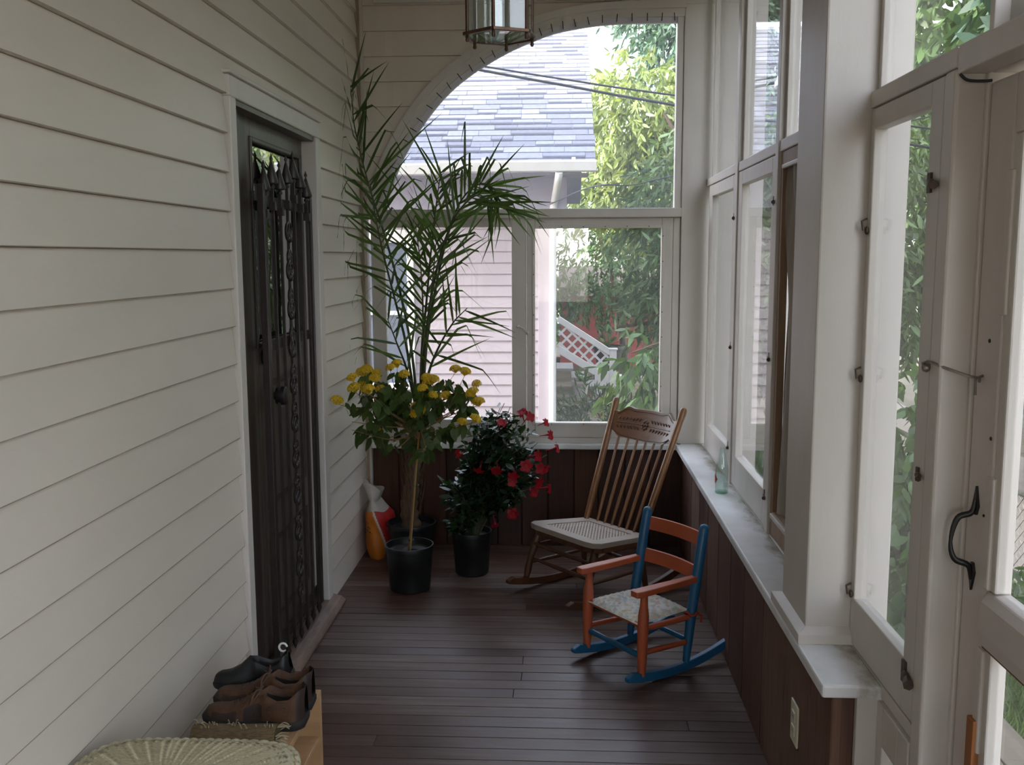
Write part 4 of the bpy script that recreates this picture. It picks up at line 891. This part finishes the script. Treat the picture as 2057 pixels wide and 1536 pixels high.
mb = MB(); NU, NV = 300, 64; vs = []; gap = []
for j in range(NV+1):
    v_ = j/NV; rad = v_
    for i in range(NU+1):
        u_ = i/NU; x, y = rrect(u_); dome = .016*(1-rad**2.2); ns = 84
        wv = math.sin(PI*j)*0+math.cos(u_*2*PI*ns/2)*(1 if j % 2 else -1)
        st_ = abs(math.cos(u_*2*PI*ns/2)); dz = .0019*wv+.0010*st_
        edge = max(0, (rad-.86)/.14)
        vs.append((x*rad, y*rad, .494+dome+dz*min(1, rad*1.6)-.010*edge*edge)); gap.append(max(0, (1-st_)-.55)*1.5*min(1, rad*1.3)*(1 if (j//2) % 2 else .35)+ (.9 if .86 < rad < .93 and abs(math.sin(u_*2*PI*44)) > .75 and j % 3 else 0))
fs = [(j*(NU+1)+i, j*(NU+1)+i+1, (j+1)*(NU+1)+i+1, (j+1)*(NU+1)+i) for j in range(NV) for i in range(NU)]
lid = mb.add(vs, fs).build('lid', M_WICK, hp_, smooth=60)
ga = lid.data.attributes.new('gap', 'FLOAT', 'POINT'); ga.data.foreach_set('value', [min(1., g)*.85 for g in gap])
mb = MB()
for ph in (0, PI): mb.tube([(rrect(t)[0]*(1+.012*math.cos(t*2*PI*40+ph)), rrect(t)[1]*(1+.012*math.cos(t*2*PI*40+ph)), .482+.005*math.sin(t*2*PI*40+ph)) for t in np.linspace(0, 1, 400)], .0055, 6)
mb.build('lid_rim', surf('plaited wicker rim', (.60,.53,.36), .6, .2, 60), hp_, smooth=60)
mb = MB(); mb.grid(lambda u, v: (rrect(u)[0]*(.90+.07*v)+.003*math.sin(u*300+v*180), rrect(u)[1]*(.90+.07*v), .002+.465*v), 160, 40); mb.add([(rrect(i/60)[0]*.9, rrect(i/60)[1]*.9, .002) for i in range(60)], [tuple(range(60))[::-1]])
mb.build('basket_body', M_WICK, hp_, smooth=60)
MB().tube([(.02,-.0,.513),(.03,.01,.515),(.045,.012,.514)], .005, 6).ell((.025,.004,.513),(.012,.006,.003)).build('worn_knot', surf('dark worn knot', (.06,.04,.02), .8), hp_, smooth=60)

# ---- hanging hexagonal lantern
ln = thing('hanging_lantern', 'hexagonal brass lantern with clear glass panels at the top of the view', 'lantern', (-.180, 2.9, 2.185))
ang = [math.radians(22.6+60*i) for i in range(6)]
def hx(r, i): return (r*math.cos(ang[i % 6]), r*math.sin(ang[i % 6]))
r0, r1, H = .100, .100, .31
for i in range(6):
    a, b = hx(r0, i), hx(r0, i+1)
    MB().tube([(*a, -.022), (*a, -.016), (*a, -.012), (*a, .0), (*a, H)], [.0035,.006,.0045,.0052,.0052], 8).build('post', M_BRASS, ln, smooth=60)
    for z in (0, H): MB().bar((*hx(r0+.008, i), z), (*hx(r0+.008, i+1), z), .012, .009).build('ring_bar', M_BRASS, ln, bevel=.001)
    A, B = Vector((*a, 0)), Vector((*b, 0)); m = (B-A)
    P0, P1 = A+m*.05, B-m*.05
    mb = MB().bar(P0+Vector((0,0,H/2)), P1+Vector((0,0,H/2)), .003, H-.012); mb.build('glass_panel', M_LANT, ln)
mb = MB().add([(*hx(r0-.004, i), -.002) for i in range(6)]+[(*hx(r0-.004, i), .002) for i in range(6)], [tuple(range(6))[::-1], tuple(range(6, 12))]+[(i, (i+1)%6, (i+1)%6+6, i+6) for i in range(6)]); mb.build('bottom_glass', M_LANT, ln)
mb = MB(); vs = [(*hx(r0+.014, i), H+.004) for i in range(6)]+[(*hx(.03, i), H+.10) for i in range(6)]; mb.add(vs, [(i, (i+1)%6, (i+1)%6+6, i+6) for i in range(6)]+[tuple(range(6, 12)), tuple(range(6))[::-1]]); mb.build('cap', M_BRASS, ln)
MB().tube([(0,0,H+.05),(0,0,H+.01),(0,0,H-.07)], .012, 10).lathe([(.0,H-.13),(.016,H-.12),(.021,H-.10),(.012,H-.075),(.010,H-.07)], n=12).build('lamp_socket', surf('white socket', (.6,.58,.5), .4), ln, smooth=60)
mb = MB().tube([(0,0,H+.10),(0,0,ZC-2.185)], .004, 6).lathe([(.055,ZC-2.185-.02),(.055,ZC-2.185-.001),(.0,ZC-2.185-.001)], n=20); mb.build('hanging_rod', M_BRASS, ln, smooth=50)
#EXTERIOR
# ================================================================== OUTSIDE
GZ = -.9
M_GROUND = surf('dry ground', (.23,.19,.14), .95, .2, 3, col2=(.11,.10,.06), bump=.5, bscale=12)
struct(MB().box(-30, -20, GZ-.3, 40, 70, GZ), 'ground', M_GROUND, 'bare garden ground with leaf litter')
M_GRASSB = surf('grass blades', (.17,.26,.075), .7, .2, 1.5, island=.35, transl=.3, col2=(.10,.17,.05))
M_TURF = surf('turf soil', (.10,.15,.045), .95, .25, 4)
struct(MB().box(1.6, .6, GZ, 3.1, 12.0, GZ+.012), 'lawn', M_TURF, 'green lawn beside the porch')
n = 16000; B = np.stack([rng.uniform(1.6, 3.1, n), rng.uniform(1.5, 11, n)**1.0, np.full(n, GZ+.01)], 1); D = np.stack([rng.normal(0,.35,n), rng.normal(0,.35,n), np.ones(n)], 1); D /= np.linalg.norm(D, axis=1)[:,None]
Sd = np.stack([np.cos(t:=rng.uniform(0,6.3,n)), np.sin(t), np.zeros(n)], 1)
tag(MB().leaves(B, D, Sd, rng.uniform(.06,.16,n), .009, .05, ((0,1),(.6,.8),(1,.05))).build('grass', M_GRASSB), 'short green grass of the lawn seen through the screen door', 'grass', kind='stuff')

# neighbouring house
M_PINK = surf('lavender pink vinyl siding', (.49,.435,.485), .5, .03, 3, island=.02)
M_PTRIM = surf('pale pink trim', (.53,.465,.52), .5, .03); M_FRZ = surf('lavender fascia', (.40,.38,.47), .5, .03); M_GUT = surf('white gutter', (.90,.91,.93), .35, .04)
nh = thing('neighbouring_house', 'lavender pink house with a grey shingle roof across the side yard', 'house', (-2.0, 9.0, GZ))
NX, zo = 2.0, -GZ
def P_(x, y, z): return (x+NX, y-9.0, z+zo)
mb = MB(); k = 0
while k < 29:
    z0 = GZ+.104*k-.0+.0; z1 = z0+.104; a, b, c, d = P_(-4.5,8.985,z0), P_(-.215,8.985,z0), P_(-.215,9.0,z1), P_(-4.5,9.0,z1)
    if not (z1 > .30 and z0 < 1.80): mb.add([a,b,c,d,P_(-4.5,9.0,z0),P_(-.215,9.0,z0)], [(0,1,2,3),(4,5,1,0)])
    else:
        for x0, x1 in ((-4.5,-2.25),(-1.375,-.215)): mb.add([P_(x0,8.985,z0),P_(x1,8.985,z0),P_(x1,9.0,z1),P_(x0,9.0,z1),P_(x0,9.0,z0),P_(x1,9.0,z0)], [(0,1,2,3),(4,5,1,0)])
    k += 1
mb.box(-4.5+NX,.002,0,-.12+NX,.12,2.05+zo); mb.box(-.24+NX,.002,0,-.115+NX,5.5,2.25+zo)
mb.build('siding', M_PINK, nh)
MB().box(-.215+NX,-.03,0,-.11+NX,.12,1.99+zo).build('corner_board', M_PTRIM, nh, bevel=.003)
MB().box(-4.5+NX,-.035,1.95+zo,.05+NX,.0,2.30+zo).box(-4.5+NX,-.36,2.262+zo,.24+NX,0,2.275+zo).build('frieze_board', M_FRZ, nh)
wi = rect_frame_xz(-2.22+NX,-1.375+NX,.30+zo,1.80+zo,-2.15+NX,-1.44+NX,.36+zo,1.68+zo,-.045,.02).box(-2.15+NX,-.03,1.005+zo,-1.44+NX,.01,1.045+zo).build('window', M_GUT, nh, bevel=.004)
MB().box(-2.16+NX,-.008,.35+zo,-1.43+NX,-.004,1.69+zo).build('pane', surf('blue grey window glass', (.14,.17,.23), .08, .1, 2), wi)
MB().box(-4.4+NX,5.4,0,-.13+NX,14.5,2.25+zo).box(-4.4+NX,5.4,2.25+zo,-1.2+NX,14.5,3.4+zo).build('added_shade_wing', M_PINK, nh)  # wing added behind the house to keep the sun off the yard
# roof: courses of laminated shingles, ridge along x
th = math.radians(30); c_, s_ = math.cos(th), math.sin(th)
def rp(x, d, h=0): return (x+NX, -.46+d*c_-h*s_, 2.335+zo+d*s_+h*c_)
M_SHI = surf('grey blue shingles', (.17,.185,.245), .9, .12, 30, island=.27, bump=.4, bscale=120); M_SHD = surf('dark shingle band', (.045,.05,.08), .9, .1, 30, island=.1)
mb = MB(); random.seed(21); RL = 3.66; k = 0; d = 0
mb.add([rp(-4.8,0,-.03),rp(.29,0,-.03),rp(.29,RL,-.03),rp(-4.8,RL,-.03),rp(-4.8,0,0),rp(.29,0,0),rp(.29,RL,0),rp(-4.8,RL,0)], [(3,2,1,0),(4,5,6,7),(0,1,5,4),(1,2,6,5),(2,3,7,6),(3,0,4,7)])
while d < RL:
    x = -4.8+random.uniform(0,.2)
    while x < .30:
        w = random.uniform(.16,.40); x1 = min(x+w, .30+random.uniform(-.006,.006)); e = random.uniform(-.002,.002); hh = .010
        mb.add([rp(x+.002,d+e,hh),rp(x1-.002,d+e,hh),rp(x1-.002,d+.135,.003),rp(x+.002,d+.135,.003),rp(x+.002,d+e,-.002),rp(x1-.002,d+e,-.002)], [(0,1,2,3),(4,5,1,0)])
        if random.random() < .42 and x1-x > .16: mb.add([rp(x+.004,d+e+.001,hh+.0012),rp(x1-.004,d+e+.001,hh+.0012),rp(x1-.004,d+.047,hh-.0015),rp(x+.004,d+.047,hh-.0015)], [(0,1,2,3)], 1)
        x = x1
        if x >= .29: break
    d += .127
top = rp(0, RL)
mb.add([rp(-4.8,RL),rp(.29,RL),(.29+NX,top[1]+RL*c_,2.335+zo),(-4.8+NX,top[1]+RL*c_,2.335+zo)], [(0,1,2,3)])
mb.build('roof', [M_SHI, M_SHD], nh)
gy = -.46; prof_ = [(gy-.10,2.35),(gy-.105,2.335),(gy-.075,2.262),(gy+.02,2.258),(gy+.02,2.345),(gy+.012,2.345),(gy+.012,2.268),(gy-.07,2.272),(gy-.092,2.335)]
mb = MB(); mb.prism([(a, b+zo) for a, b in prof_], -4.8+NX, -1.05+NX, 'yz'); mb.prism([(a-.006, b+zo+.018) for a, b in prof_], -1.06+NX, .30+NX, 'yz'); mb.build('gutter', M_GUT, nh, smooth=20)
for i, x in enumerate((-1.44,-.68,.105)):
    m_ = MB().box(x-.016+NX, gy-.02, 2.33+zo, x+.016+NX, gy-.005, 2.40+zo); m_.build('gutter_bracket', M_GUT, nh)
MB().tube(smoothpath([P_(-.02,8.49,2.27),P_(-.03,8.55,2.20),P_(-.06,8.90,2.06),P_(-.075,8.955,1.96),P_(-.078,8.955,1.7),P_(-.078,8.955,-.85)], 4), .034, 12).build('downspout', M_GUT, nh, smooth=60)

# cables across the yard
for nm, lb, pts, r in (('upper', 'thin overhead cable crossing in front of the shingle roof, the upper one', [(-3.6,7.0,3.42),(-.645,7.0,2.898),(.076,7.0,2.776),(.809,7.0,2.664),(4,7,2.22)], .007),
                       ('lower', 'thicker overhead cable crossing in front of the shingle roof, the lower one', [(-3.6,7.05,3.45),(-.681,7.05,2.885),(.076,7.05,2.742),(.811,7.05,2.605),(4,7.05,2.05)], .010),
                       ('wall', 'faint cable dipping from the house corner into the leaves', [(-.1,8.9,2.02),(.221,7.0,2.04),(.5,7.0,2.05),(.784,7.0,2.11),(3,7,2.6)], .005)):
    tag(MB().tube(smoothpath(pts, 10), r, 6).build('cable', surf('black cable', (.03,.035,.05), .5)), lb, 'cable', None)

# stairs with white rails and lattice, at the far side of the yard
M_WR = surf('white outdoor paint', (.78,.78,.78), .5, .05)
sr = thing('garden_staircase', 'outdoor staircase with white sloping rails and a lattice side across the yard', 'staircase', (.4, 17.0, GZ))
def Q(x, y, z): return (x-.4, y-17.0, z-GZ)
sl = (-.17-.45)/.95
MB().bar(Q(-.06,17,.455), Q(.93,17,-.185), .09, .105).build('handrail', M_WR, sr, bevel=.006)
MB().bar(Q(-.06,17.0,-.08), Q(.62,17.0,-.49), .06, .13).build('stringer', M_WR, sr, bevel=.006)
MB().box(.86-.4,-.06,0,.98-.4,.06,.80).box(.84-.4,-.075,.80,1.0-.4,.075,.83).build('newel_post', M_WR, sr, bevel=.006)
MB().box(.60-.4,-.06,0,.70-.4,.06,.47).build('lower_post', M_WR, sr, bevel=.006)
mb = MB()
for i in range(-8, 14):
    for sgn in (1, -1):
        # strips clipped to the band between the two rails
        x0 = -.6+i*.20; seg = []
        for j in range(61):
            t = -.9+j*.03; x = x0+t*.7; z = -.2+t*.7*sgn
            hi = .45+(x+.04)*sl-.05; lo = -.08+(x+.04)*(-.40/.65)+.05 if x < .62 else GZ+.5
            if -.05 < x < .86 and lo < z < hi: seg.append((x, z))
        if len(seg) > 1: mb.bar(Q(seg[0][0],17.0+.006*sgn,seg[0][1]), Q(seg[-1][0],17.0+.006*sgn,seg[-1][1]), .008, .04, (0,0,1))
mb.build('lattice_panel', M_WR, sr)
for i in range(3): MB().box(.62-.27*i-.4-.16, .03, .10+.16*i, .62-.27*i-.4+.14, 1.0, .14+.16*i).build('step', surf('grey step', (.35,.34,.32), .7), sr)
MB().box(.70-.4,-.012,.02,.86-.4,.012,.42).build('lattice_gate', M_WR, sr)

# coral shed behind the stairs
sh = thing('garden_shed', 'coral red boarded shed wall half hidden by leaves behind the stairs', 'shed', (1.6, 21.5, GZ))
mb = MB()
for k in range(10): mb.add([(-1.62,-.012,.16*k),(2.2,-.012,.16*k),(2.2,0,.16*(k+1)-.006),(-1.62,0,.16*(k+1)-.006),(-1.62,.01,.16*k),(2.2,.01,.16*k)], [(0,1,2,3),(4,5,1,0)])
mb.box(-1.62,.005,0,2.2,2.5,1.6); mb.build('shed_wall', surf('coral red boards', (.50,.12,.10), .6, .1), sh)
mb = MB(); mb.prism([(-.35,1.58),(2.85,1.58),(1.25,2.2)], -1.66, 2.4, 'yz'); mb.build('shed_roof', surf('brown shed roof', (.16,.12,.10), .8), sh)

# pots and a bench in the yard
def yard_pot(x, y, r, h, m, label, nm='planter', green=0):
    t = thing(nm, label, 'planter', (x, y, GZ)); MB().lathe([(r*.72,0),(r*.95,h*.85),(r*1.08,h*.86),(r*1.08,h),(r*.95,h),(r*.9,h*.9)], n=20).build('pot', m, t, smooth=40)
    MB().grid(lambda u, v: (r*.93*v*math.cos(2*PI*u), r*.93*v*math.sin(2*PI*u), h*.9), 20, 2).build('soil', M_SOIL, t)
    if green:
        lp = []; ld = []
        for i in range(green): d = rvec(); d.z = abs(d.z); lp.append(Vector((0,0,h*.95))+d*random.uniform(0,.22)); ld.append(d+Vector((0,0,-.2)))
        q = MB(); leafset(q, lp, ld, .08, .16, .4, .05); q.build('leaves', M_LEAF3, t)
    return t
M_LEAF3 = surf('garden leaves', (.10,.17,.05), .6, .15, 3, island=.4, transl=.3)
M_TERRA = surf('terracotta', (.30,.10,.06), .8, .1)
bp_ = thing('window_box', 'terracotta trough planter on the ground behind the rocking chair crest', 'planter', (1.40, 14.4, GZ), .25)
mb = MB(); mb.add([(-.17,-.09,0),(.17,-.09,0),(.17,.09,0),(-.17,.09,0),(-.22,-.12,.20),(.22,-.12,.20),(.22,.12,.20),(-.22,.12,.20)], [(3,2,1,0),(0,1,5,4),(1,2,6,5),(2,3,7,6),(3,0,4,7),(4,5,6,7)]); mb.build('trough', M_TERRA, bp_, bevel=.01)
MB().box(-.235,-.135,.18,.235,.135,.215).build('rim', M_TERRA, bp_, bevel=.008)
yard_pot(1.66, 14.2, .16, .48, surf('dark blue glaze', (.02,.03,.06), .3), 'dark blue tall pot with a leafy plant beside the terracotta trough', green=70)
yard_pot(.34, 16.6, .15, .30, surf('grey stone', (.42,.40,.37), .8), 'pale grey stone pot at the foot of the lattice stairs', green=20)
yard_pot(.90, 18.9, .30, .42, surf('black tub', (.03,.025,.025), .6), 'black tub of trailing plants in front of the coral shed', green=60).location = (.93, 18.9, -.62)
MB().box(.66, 18.72, GZ, 1.2, 19.2, -.625).build('tub_stand', surf('brown crate', (.14,.09,.05), .8)); tag(bpy.data.objects['tub_stand'], 'low brown crate stand under the black tub by the shed', 'stand')
be = thing('garden_bench', 'low white slatted bench in the yard beyond the rocking chair', 'bench', (1.24, 16.4, GZ))
for k in range(3): MB().box(-.30,-.15+.10*k,.40,.30,-.07+.10*k,.425).build('seat_slat', M_WR, be)
for x in (-.26, .24):
    for y in (-.13, .11): MB().box(x,y,0,x+.04,y+.04,.40).build('leg', surf('grey bench leg', (.3,.3,.3), .7), be)
random.seed(31); lm = MB(); lp = []; ld = []
for i in range(260): lp.append(Vector((random.uniform(.2,2.2), random.uniform(11.6,18), GZ+.008))); d = rvec(); d.z = abs(d.z)*.08; ld.append(d)
leafset(lm, lp, ld, .05, .13, .5, 0); tag(lm.build('fallen_leaves', surf('dry fallen leaves', (.42,.24,.09), .8, .2, 2, island=.5)), 'dry yellow and brown leaves scattered on the yard', 'leaves', kind='stuff')

# trees and shrubs
PEACH = ((0,.12),(.25,.9),(.55,1.),(.8,.6),(1,.04))
def crown(mb, c, r, ntw, L, w, per=12, twig=.35, hang=.8, shell=.5, inside=None, rs=None):
    g = np.random.default_rng(rs); B = []; D = []
    d = g.normal(0,1,(ntw,3)); d /= np.linalg.norm(d, axis=1)[:,None]; rad = shell+(1-shell)*g.random(ntw)**.6
    lump = 1+.22*np.sin(d[:,0]*5+rs)*np.sin(d[:,1]*4+1.3*rs)*np.sin(d[:,2]*6)
    P = np.array(c)+d*rad[:,None]*np.array(r)*lump[:,None]
    out = d*np.array([1,1,.5]); out[:,2] -= hang*g.random(ntw); out /= np.linalg.norm(out, axis=1)[:,None]
    t = g.random((ntw,per)); Bp = P[:,None,:]+out[:,None,:]*t[:,:,None]*twig; Bp[:,:,2] -= (t**2)*twig*.5*hang
    dd = out[:,None,:]*.6+g.normal(0,.6,(ntw,per,3)); dd[:,:,2] -= hang*.8; dd /= np.linalg.norm(dd, axis=2)[:,:,None]
    Bp = Bp.reshape(-1,3); dd = dd.reshape(-1,3); ok = Bp[:,2] > .08
    if inside is not None: ok &= inside(Bp)
    Bp, dd = Bp[ok], dd[ok]; sd = np.cross(dd, g.normal(0,1,dd.shape)+np.array([0,.6,.6])); sd /= np.linalg.norm(sd, axis=1)[:,None]
    Ln = L*g.uniform(.7,1.25,len(Bp)); mb.leaves(Bp, dd, sd, Ln, Ln*w, .25*L, PEACH)
def tree(name, label, loc, blobs, mat, L, w, trunk=None, branches=(), bark=None, cat='tree', group=None, seed=1, inside=None, hang=.8):
    t = thing(name, label, cat, loc, 0, group); mb = MB()
    for i, b in enumerate(blobs): crown(mb, b[0], b[1], b[2], L, w, rs=seed*10+i, hang=hang, twig=L*2.6, inside=inside, shell=.35)
    mb.build('crown', mat, t, smooth=80)
    if trunk:
        mb = MB(); p = smoothpath(trunk[0], 5); k = len(p); mb.tube(p, [trunk[1]*(1-.65*i/(k-1)) for i in range(k)], 9)
        for q, r in branches: q = smoothpath(q, 4); mb.tube(q, [r*(1-.7*i/(len(q)-1)) for i in range(len(q))], 6)
        mb.build('trunk', bark or M_BARK, t, smooth=60)
    return t
M_BARK = surf('tree bark', (.14,.10,.075), .9, .3, 8, (3,3,.6), 0, .8, 20)
M_LF_PEACH = surf('peach leaves', (.135,.205,.09), .45, .15, .8, island=.5, transl=.33, col2=(.065,.13,.05))
M_LF_DARK = surf('dark conifer green leaves', (.06,.12,.075), .6, .15, .6, island=.4, transl=.25, col2=(.035,.08,.055))
M_LF_LIGHT = surf('yellow green leaves', (.22,.27,.10), .5, .15, .8, island=.45, transl=.42, col2=(.13,.19,.06))
M_LF_HEDGE = surf('hedge leaves', (.10,.175,.06), .5, .15, .6, island=.45, transl=.35, col2=(.06,.12,.045))
# peach tree whose branches hang past the right pane
tree('peach_tree', 'leafy tree with long drooping leaves filling the right side of the back window', (2.3, 10.2, GZ),
     [((-.5,-.1,3.0),(1.05,.9,.8),640), ((.5,.1,3.5),(1.2,1.1,.55),380), ((.0,-.4,2.3),(1.25,.9,.8),800), ((-.2,-.3,1.68),(1.15,.8,.36),420), ((1.0,.0,2.6),(1.2,1.2,1.2),330), ((-1.1,-.2,2.0),(.5,.6,.35),90)], M_LF_PEACH, .125, .22,
     ([(.9,.4,0),(.7,.3,1.1),(.4,.2,2.2),(.2,.1,3.4)], .13), [([(.7,.3,1.2),(-.3,.1,1.62),(-1.2,.0,1.75),(-1.75,.1,1.68)], .05), ([(.4,.2,2.2),(-.7,.1,3.1),(-1.25,.0,3.9)], .05), ([(-.05,.1,2.6),(.8,.1,3.6)], .05)], seed=3)
tree('peach_branch', 'low hanging leafy branch close outside the right pane, above the rocking chair', (.78, 7.7, GZ),
     [((-.14,0,1.58),(.14,.12,.08),9), ((.02,.05,1.66),(.20,.2,.16),20), ((-.06,.05,1.50),(.12,.12,.05),6)], M_LF_PEACH, .14, .30,
     ([(.75,.25,0),(.7,.2,1.2),(.45,.12,1.75),(.1,.0,1.78),(-.22,-.02,1.68)], .014), cat='branch', seed=6, hang=1.1)
tree('sunlit_tree', 'bright yellow green tree behind the peach tree beside the shingle roof', (1.9, 15.5, GZ),
     [((-.75,0,4.75),(.85,1.,.75),400), ((.3,.2,4.2),(1.2,1.,.7),400), ((-.5,.3,3.6),(1.1,1.,.8),360), ((.9,.3,3.3),(1.2,1.,1.2),300)], M_LF_LIGHT, .15, .28, ([(.2,.2,0),(.1,.2,2),(-.1,.1,4),(0,.1,5.5)], .13), [([(.1,.2,2.2),(-.7,.1,3.6),(-1.1,.1,4.6)], .05)], seed=8)
tree('tall_dark_tree', 'tall dark blue green tree at the top right of the arched window', (4.0, 21.0, GZ),
     [((-.9,0,7.6),(1.7,1.6,1.2),620), ((-.6,0,8.8),(2.0,1.8,1.5),420), ((.6,.3,6.8),(2.3,2.,1.6),420), ((0.6,0,9.6),(2.2,1.8,1.6),320), ((.8,.4,4.6),(2.4,2,1.8),260)], M_LF_DARK, .20, .28, ([(.5,.2,0),(.4,.2,4),(.3,.1,9)], .25), seed=12)
tree('loose_tree', 'sparse tree with sky showing through, left of the peach leaves in the right pane', (.75, 19.5, GZ),
     [((-.35,.2,3.4),(1.3,1.,.75),100), ((.1,.2,2.3),(1.2,1.,.5),130), ((-.2,.2,1.6),(1.2,.8,.34),190), ((1.0,.4,3.2),(.9,.9,1.2),330)], M_LF_PEACH, .13, .28, ([(.6,.3,0),(.4,.3,1.6),(-.1,.3,3.2)], .09), [([(.4,.3,1.6),(1.1,.3,3.0)], .05)], seed=15)
tree('hedge_tree', 'dark tree line far behind the stairs', (-.5, 27.0, GZ), [((0,0,.9),(3.0,1.,.8),260), ((3.9,.4,2.0),(2.4,1.,2.0),330), ((6.5,.4,3.2),(2.6,1.2,3.2),330)], M_LF_HEDGE, .26, .35, ([(0,0,0),(0,0,1.5)], .1), seed=18)
tree('fern_bush', 'ferny grey green bush below the right pane, outside the sill', (.36, 10.9, GZ),
     [((0,0,.42),(.42,.35,.42),190), ((.35,.2,.30),(.25,.3,.30),60)], surf('grey green fern leaves', (.13,.19,.11), .6, .15, 2, island=.4, transl=.3), .11, .16, ([(0,0,0),(0,0,.4)], .01), cat='bush', seed=22, hang=-.3)
# trees on the right-hand side of the porch, seen through the side windows and the screen door
for i, (x, y, h, lab_) in enumerate(((5.4, 5.0, 8.6, 'bushy tree beyond the chain link fence, seen through the screen door'), (5.8, 9.3, 9.2, 'tall leafy tree seen through the sash beside the screen door'), (5.6, 14.0, 8.6, 'leafy tree seen through the far right sashes'), (5.6, .6, 8.8, 'leafy tree out to the right of the screen door'), (9.2, 13.0, 8.5, 'tallest tree of the right-hand row, behind the others'), (4.5, 26, 7, 'distant tree closing the right-hand row'))):
    tree('leafy_tree', lab_, (x, y, GZ), [((0,0,h*.40),(1.8,2.1,h*.27),600), ((.1,.2,h*.70),(1.7,2.1,h*.28),640)], (M_LF_HEDGE, M_LF_DARK, M_LF_HEDGE)[i % 3], .24, .36, ([(0,0,0),(.1,0,h*.3),(0,.1,h*.7)], .16), group='trees along the right side', seed=30+i)
tree('leafy_shrub', 'leafy shrub with orange flowers outside the sash by the screen door', (2.02, 5.5, GZ), [((0,0,.75),(.18,.3,.55),110), ((.02,.2,1.35),(.16,.3,.45),70)], M_LF_HEDGE, .12, .45, ([(0,0,0),(.02,.05,.6),(0,.1,1.3)], .02), cat='bush', seed=41)
tree('low_shrub', 'green shrub at the foot of the chain link fence', (2.75, 6.3, GZ), [((0,0,.18),(.35,.7,.20),150), ((.0,1.2,.2),(.25,.6,.22),110)], M_LF_HEDGE, .11, .26, ([(0,0,0),(0,.05,.25)], .02), cat='bush', seed=43)
# chain link fence
fe = thing('chain_link_fence', 'galvanised chain link fence across the lawn beyond the screen door', 'fence', (3.2, 3.0, GZ))
FL, FH = 11.0, .80
MB().tube([(0,0,FH),(0,FL,FH)], .019, 8).build('top_rail', M_STEEL, fe, smooth=60)
for k in range(5): MB().tube([(0,2.6*k+.2,0),(0,2.6*k+.2,FH+.05)], .024, 8).build('post', M_STEEL, fe, smooth=60)
mb = MB(); pch = .085
for sgn in (1, -1):
    y = -FH
    while y < FL:
        a, b = (y, y+FH); lo, hi = max(a, 0), min(b, FL)
        if hi > lo:
            z0, z1 = (lo-a), (hi-a)
            if sgn < 0: z0, z1 = FH-z0, FH-z1
            mb.tube([(.004*sgn,lo,z0),(.004*sgn,hi,z1)], .0028, 3)
        y += pch
mb.build('wire_mesh', M_STEEL, fe)
struct(MB().box(3.4, 2, GZ, 5.6, 16, GZ+.01), 'path', surf('pale path', (.45,.38,.33), .9, .1), 'pale path behind the chain link fence')
# stoop outside the screen door
stp = thing('stoop', 'weathered plank stoop outside the screen door', 'stoop', (1.2, 2.1, GZ))
x = -.34
while x < .30: MB().box(x, -1.6, .80, x+.135, 1.6, .83).build('plank', surf('weathered planks', (.30,.245,.19), .8, .15, 4, (6,.4,6), 0, .4, 30), stp, bevel=.004); x += .142
for y in (-1.5, 0, 1.5): MB().box(-.32, y-.05, .0, .30, y+.05, .799).build('bearer', surf('old grey timber', (.25,.21,.17), .85), stp)
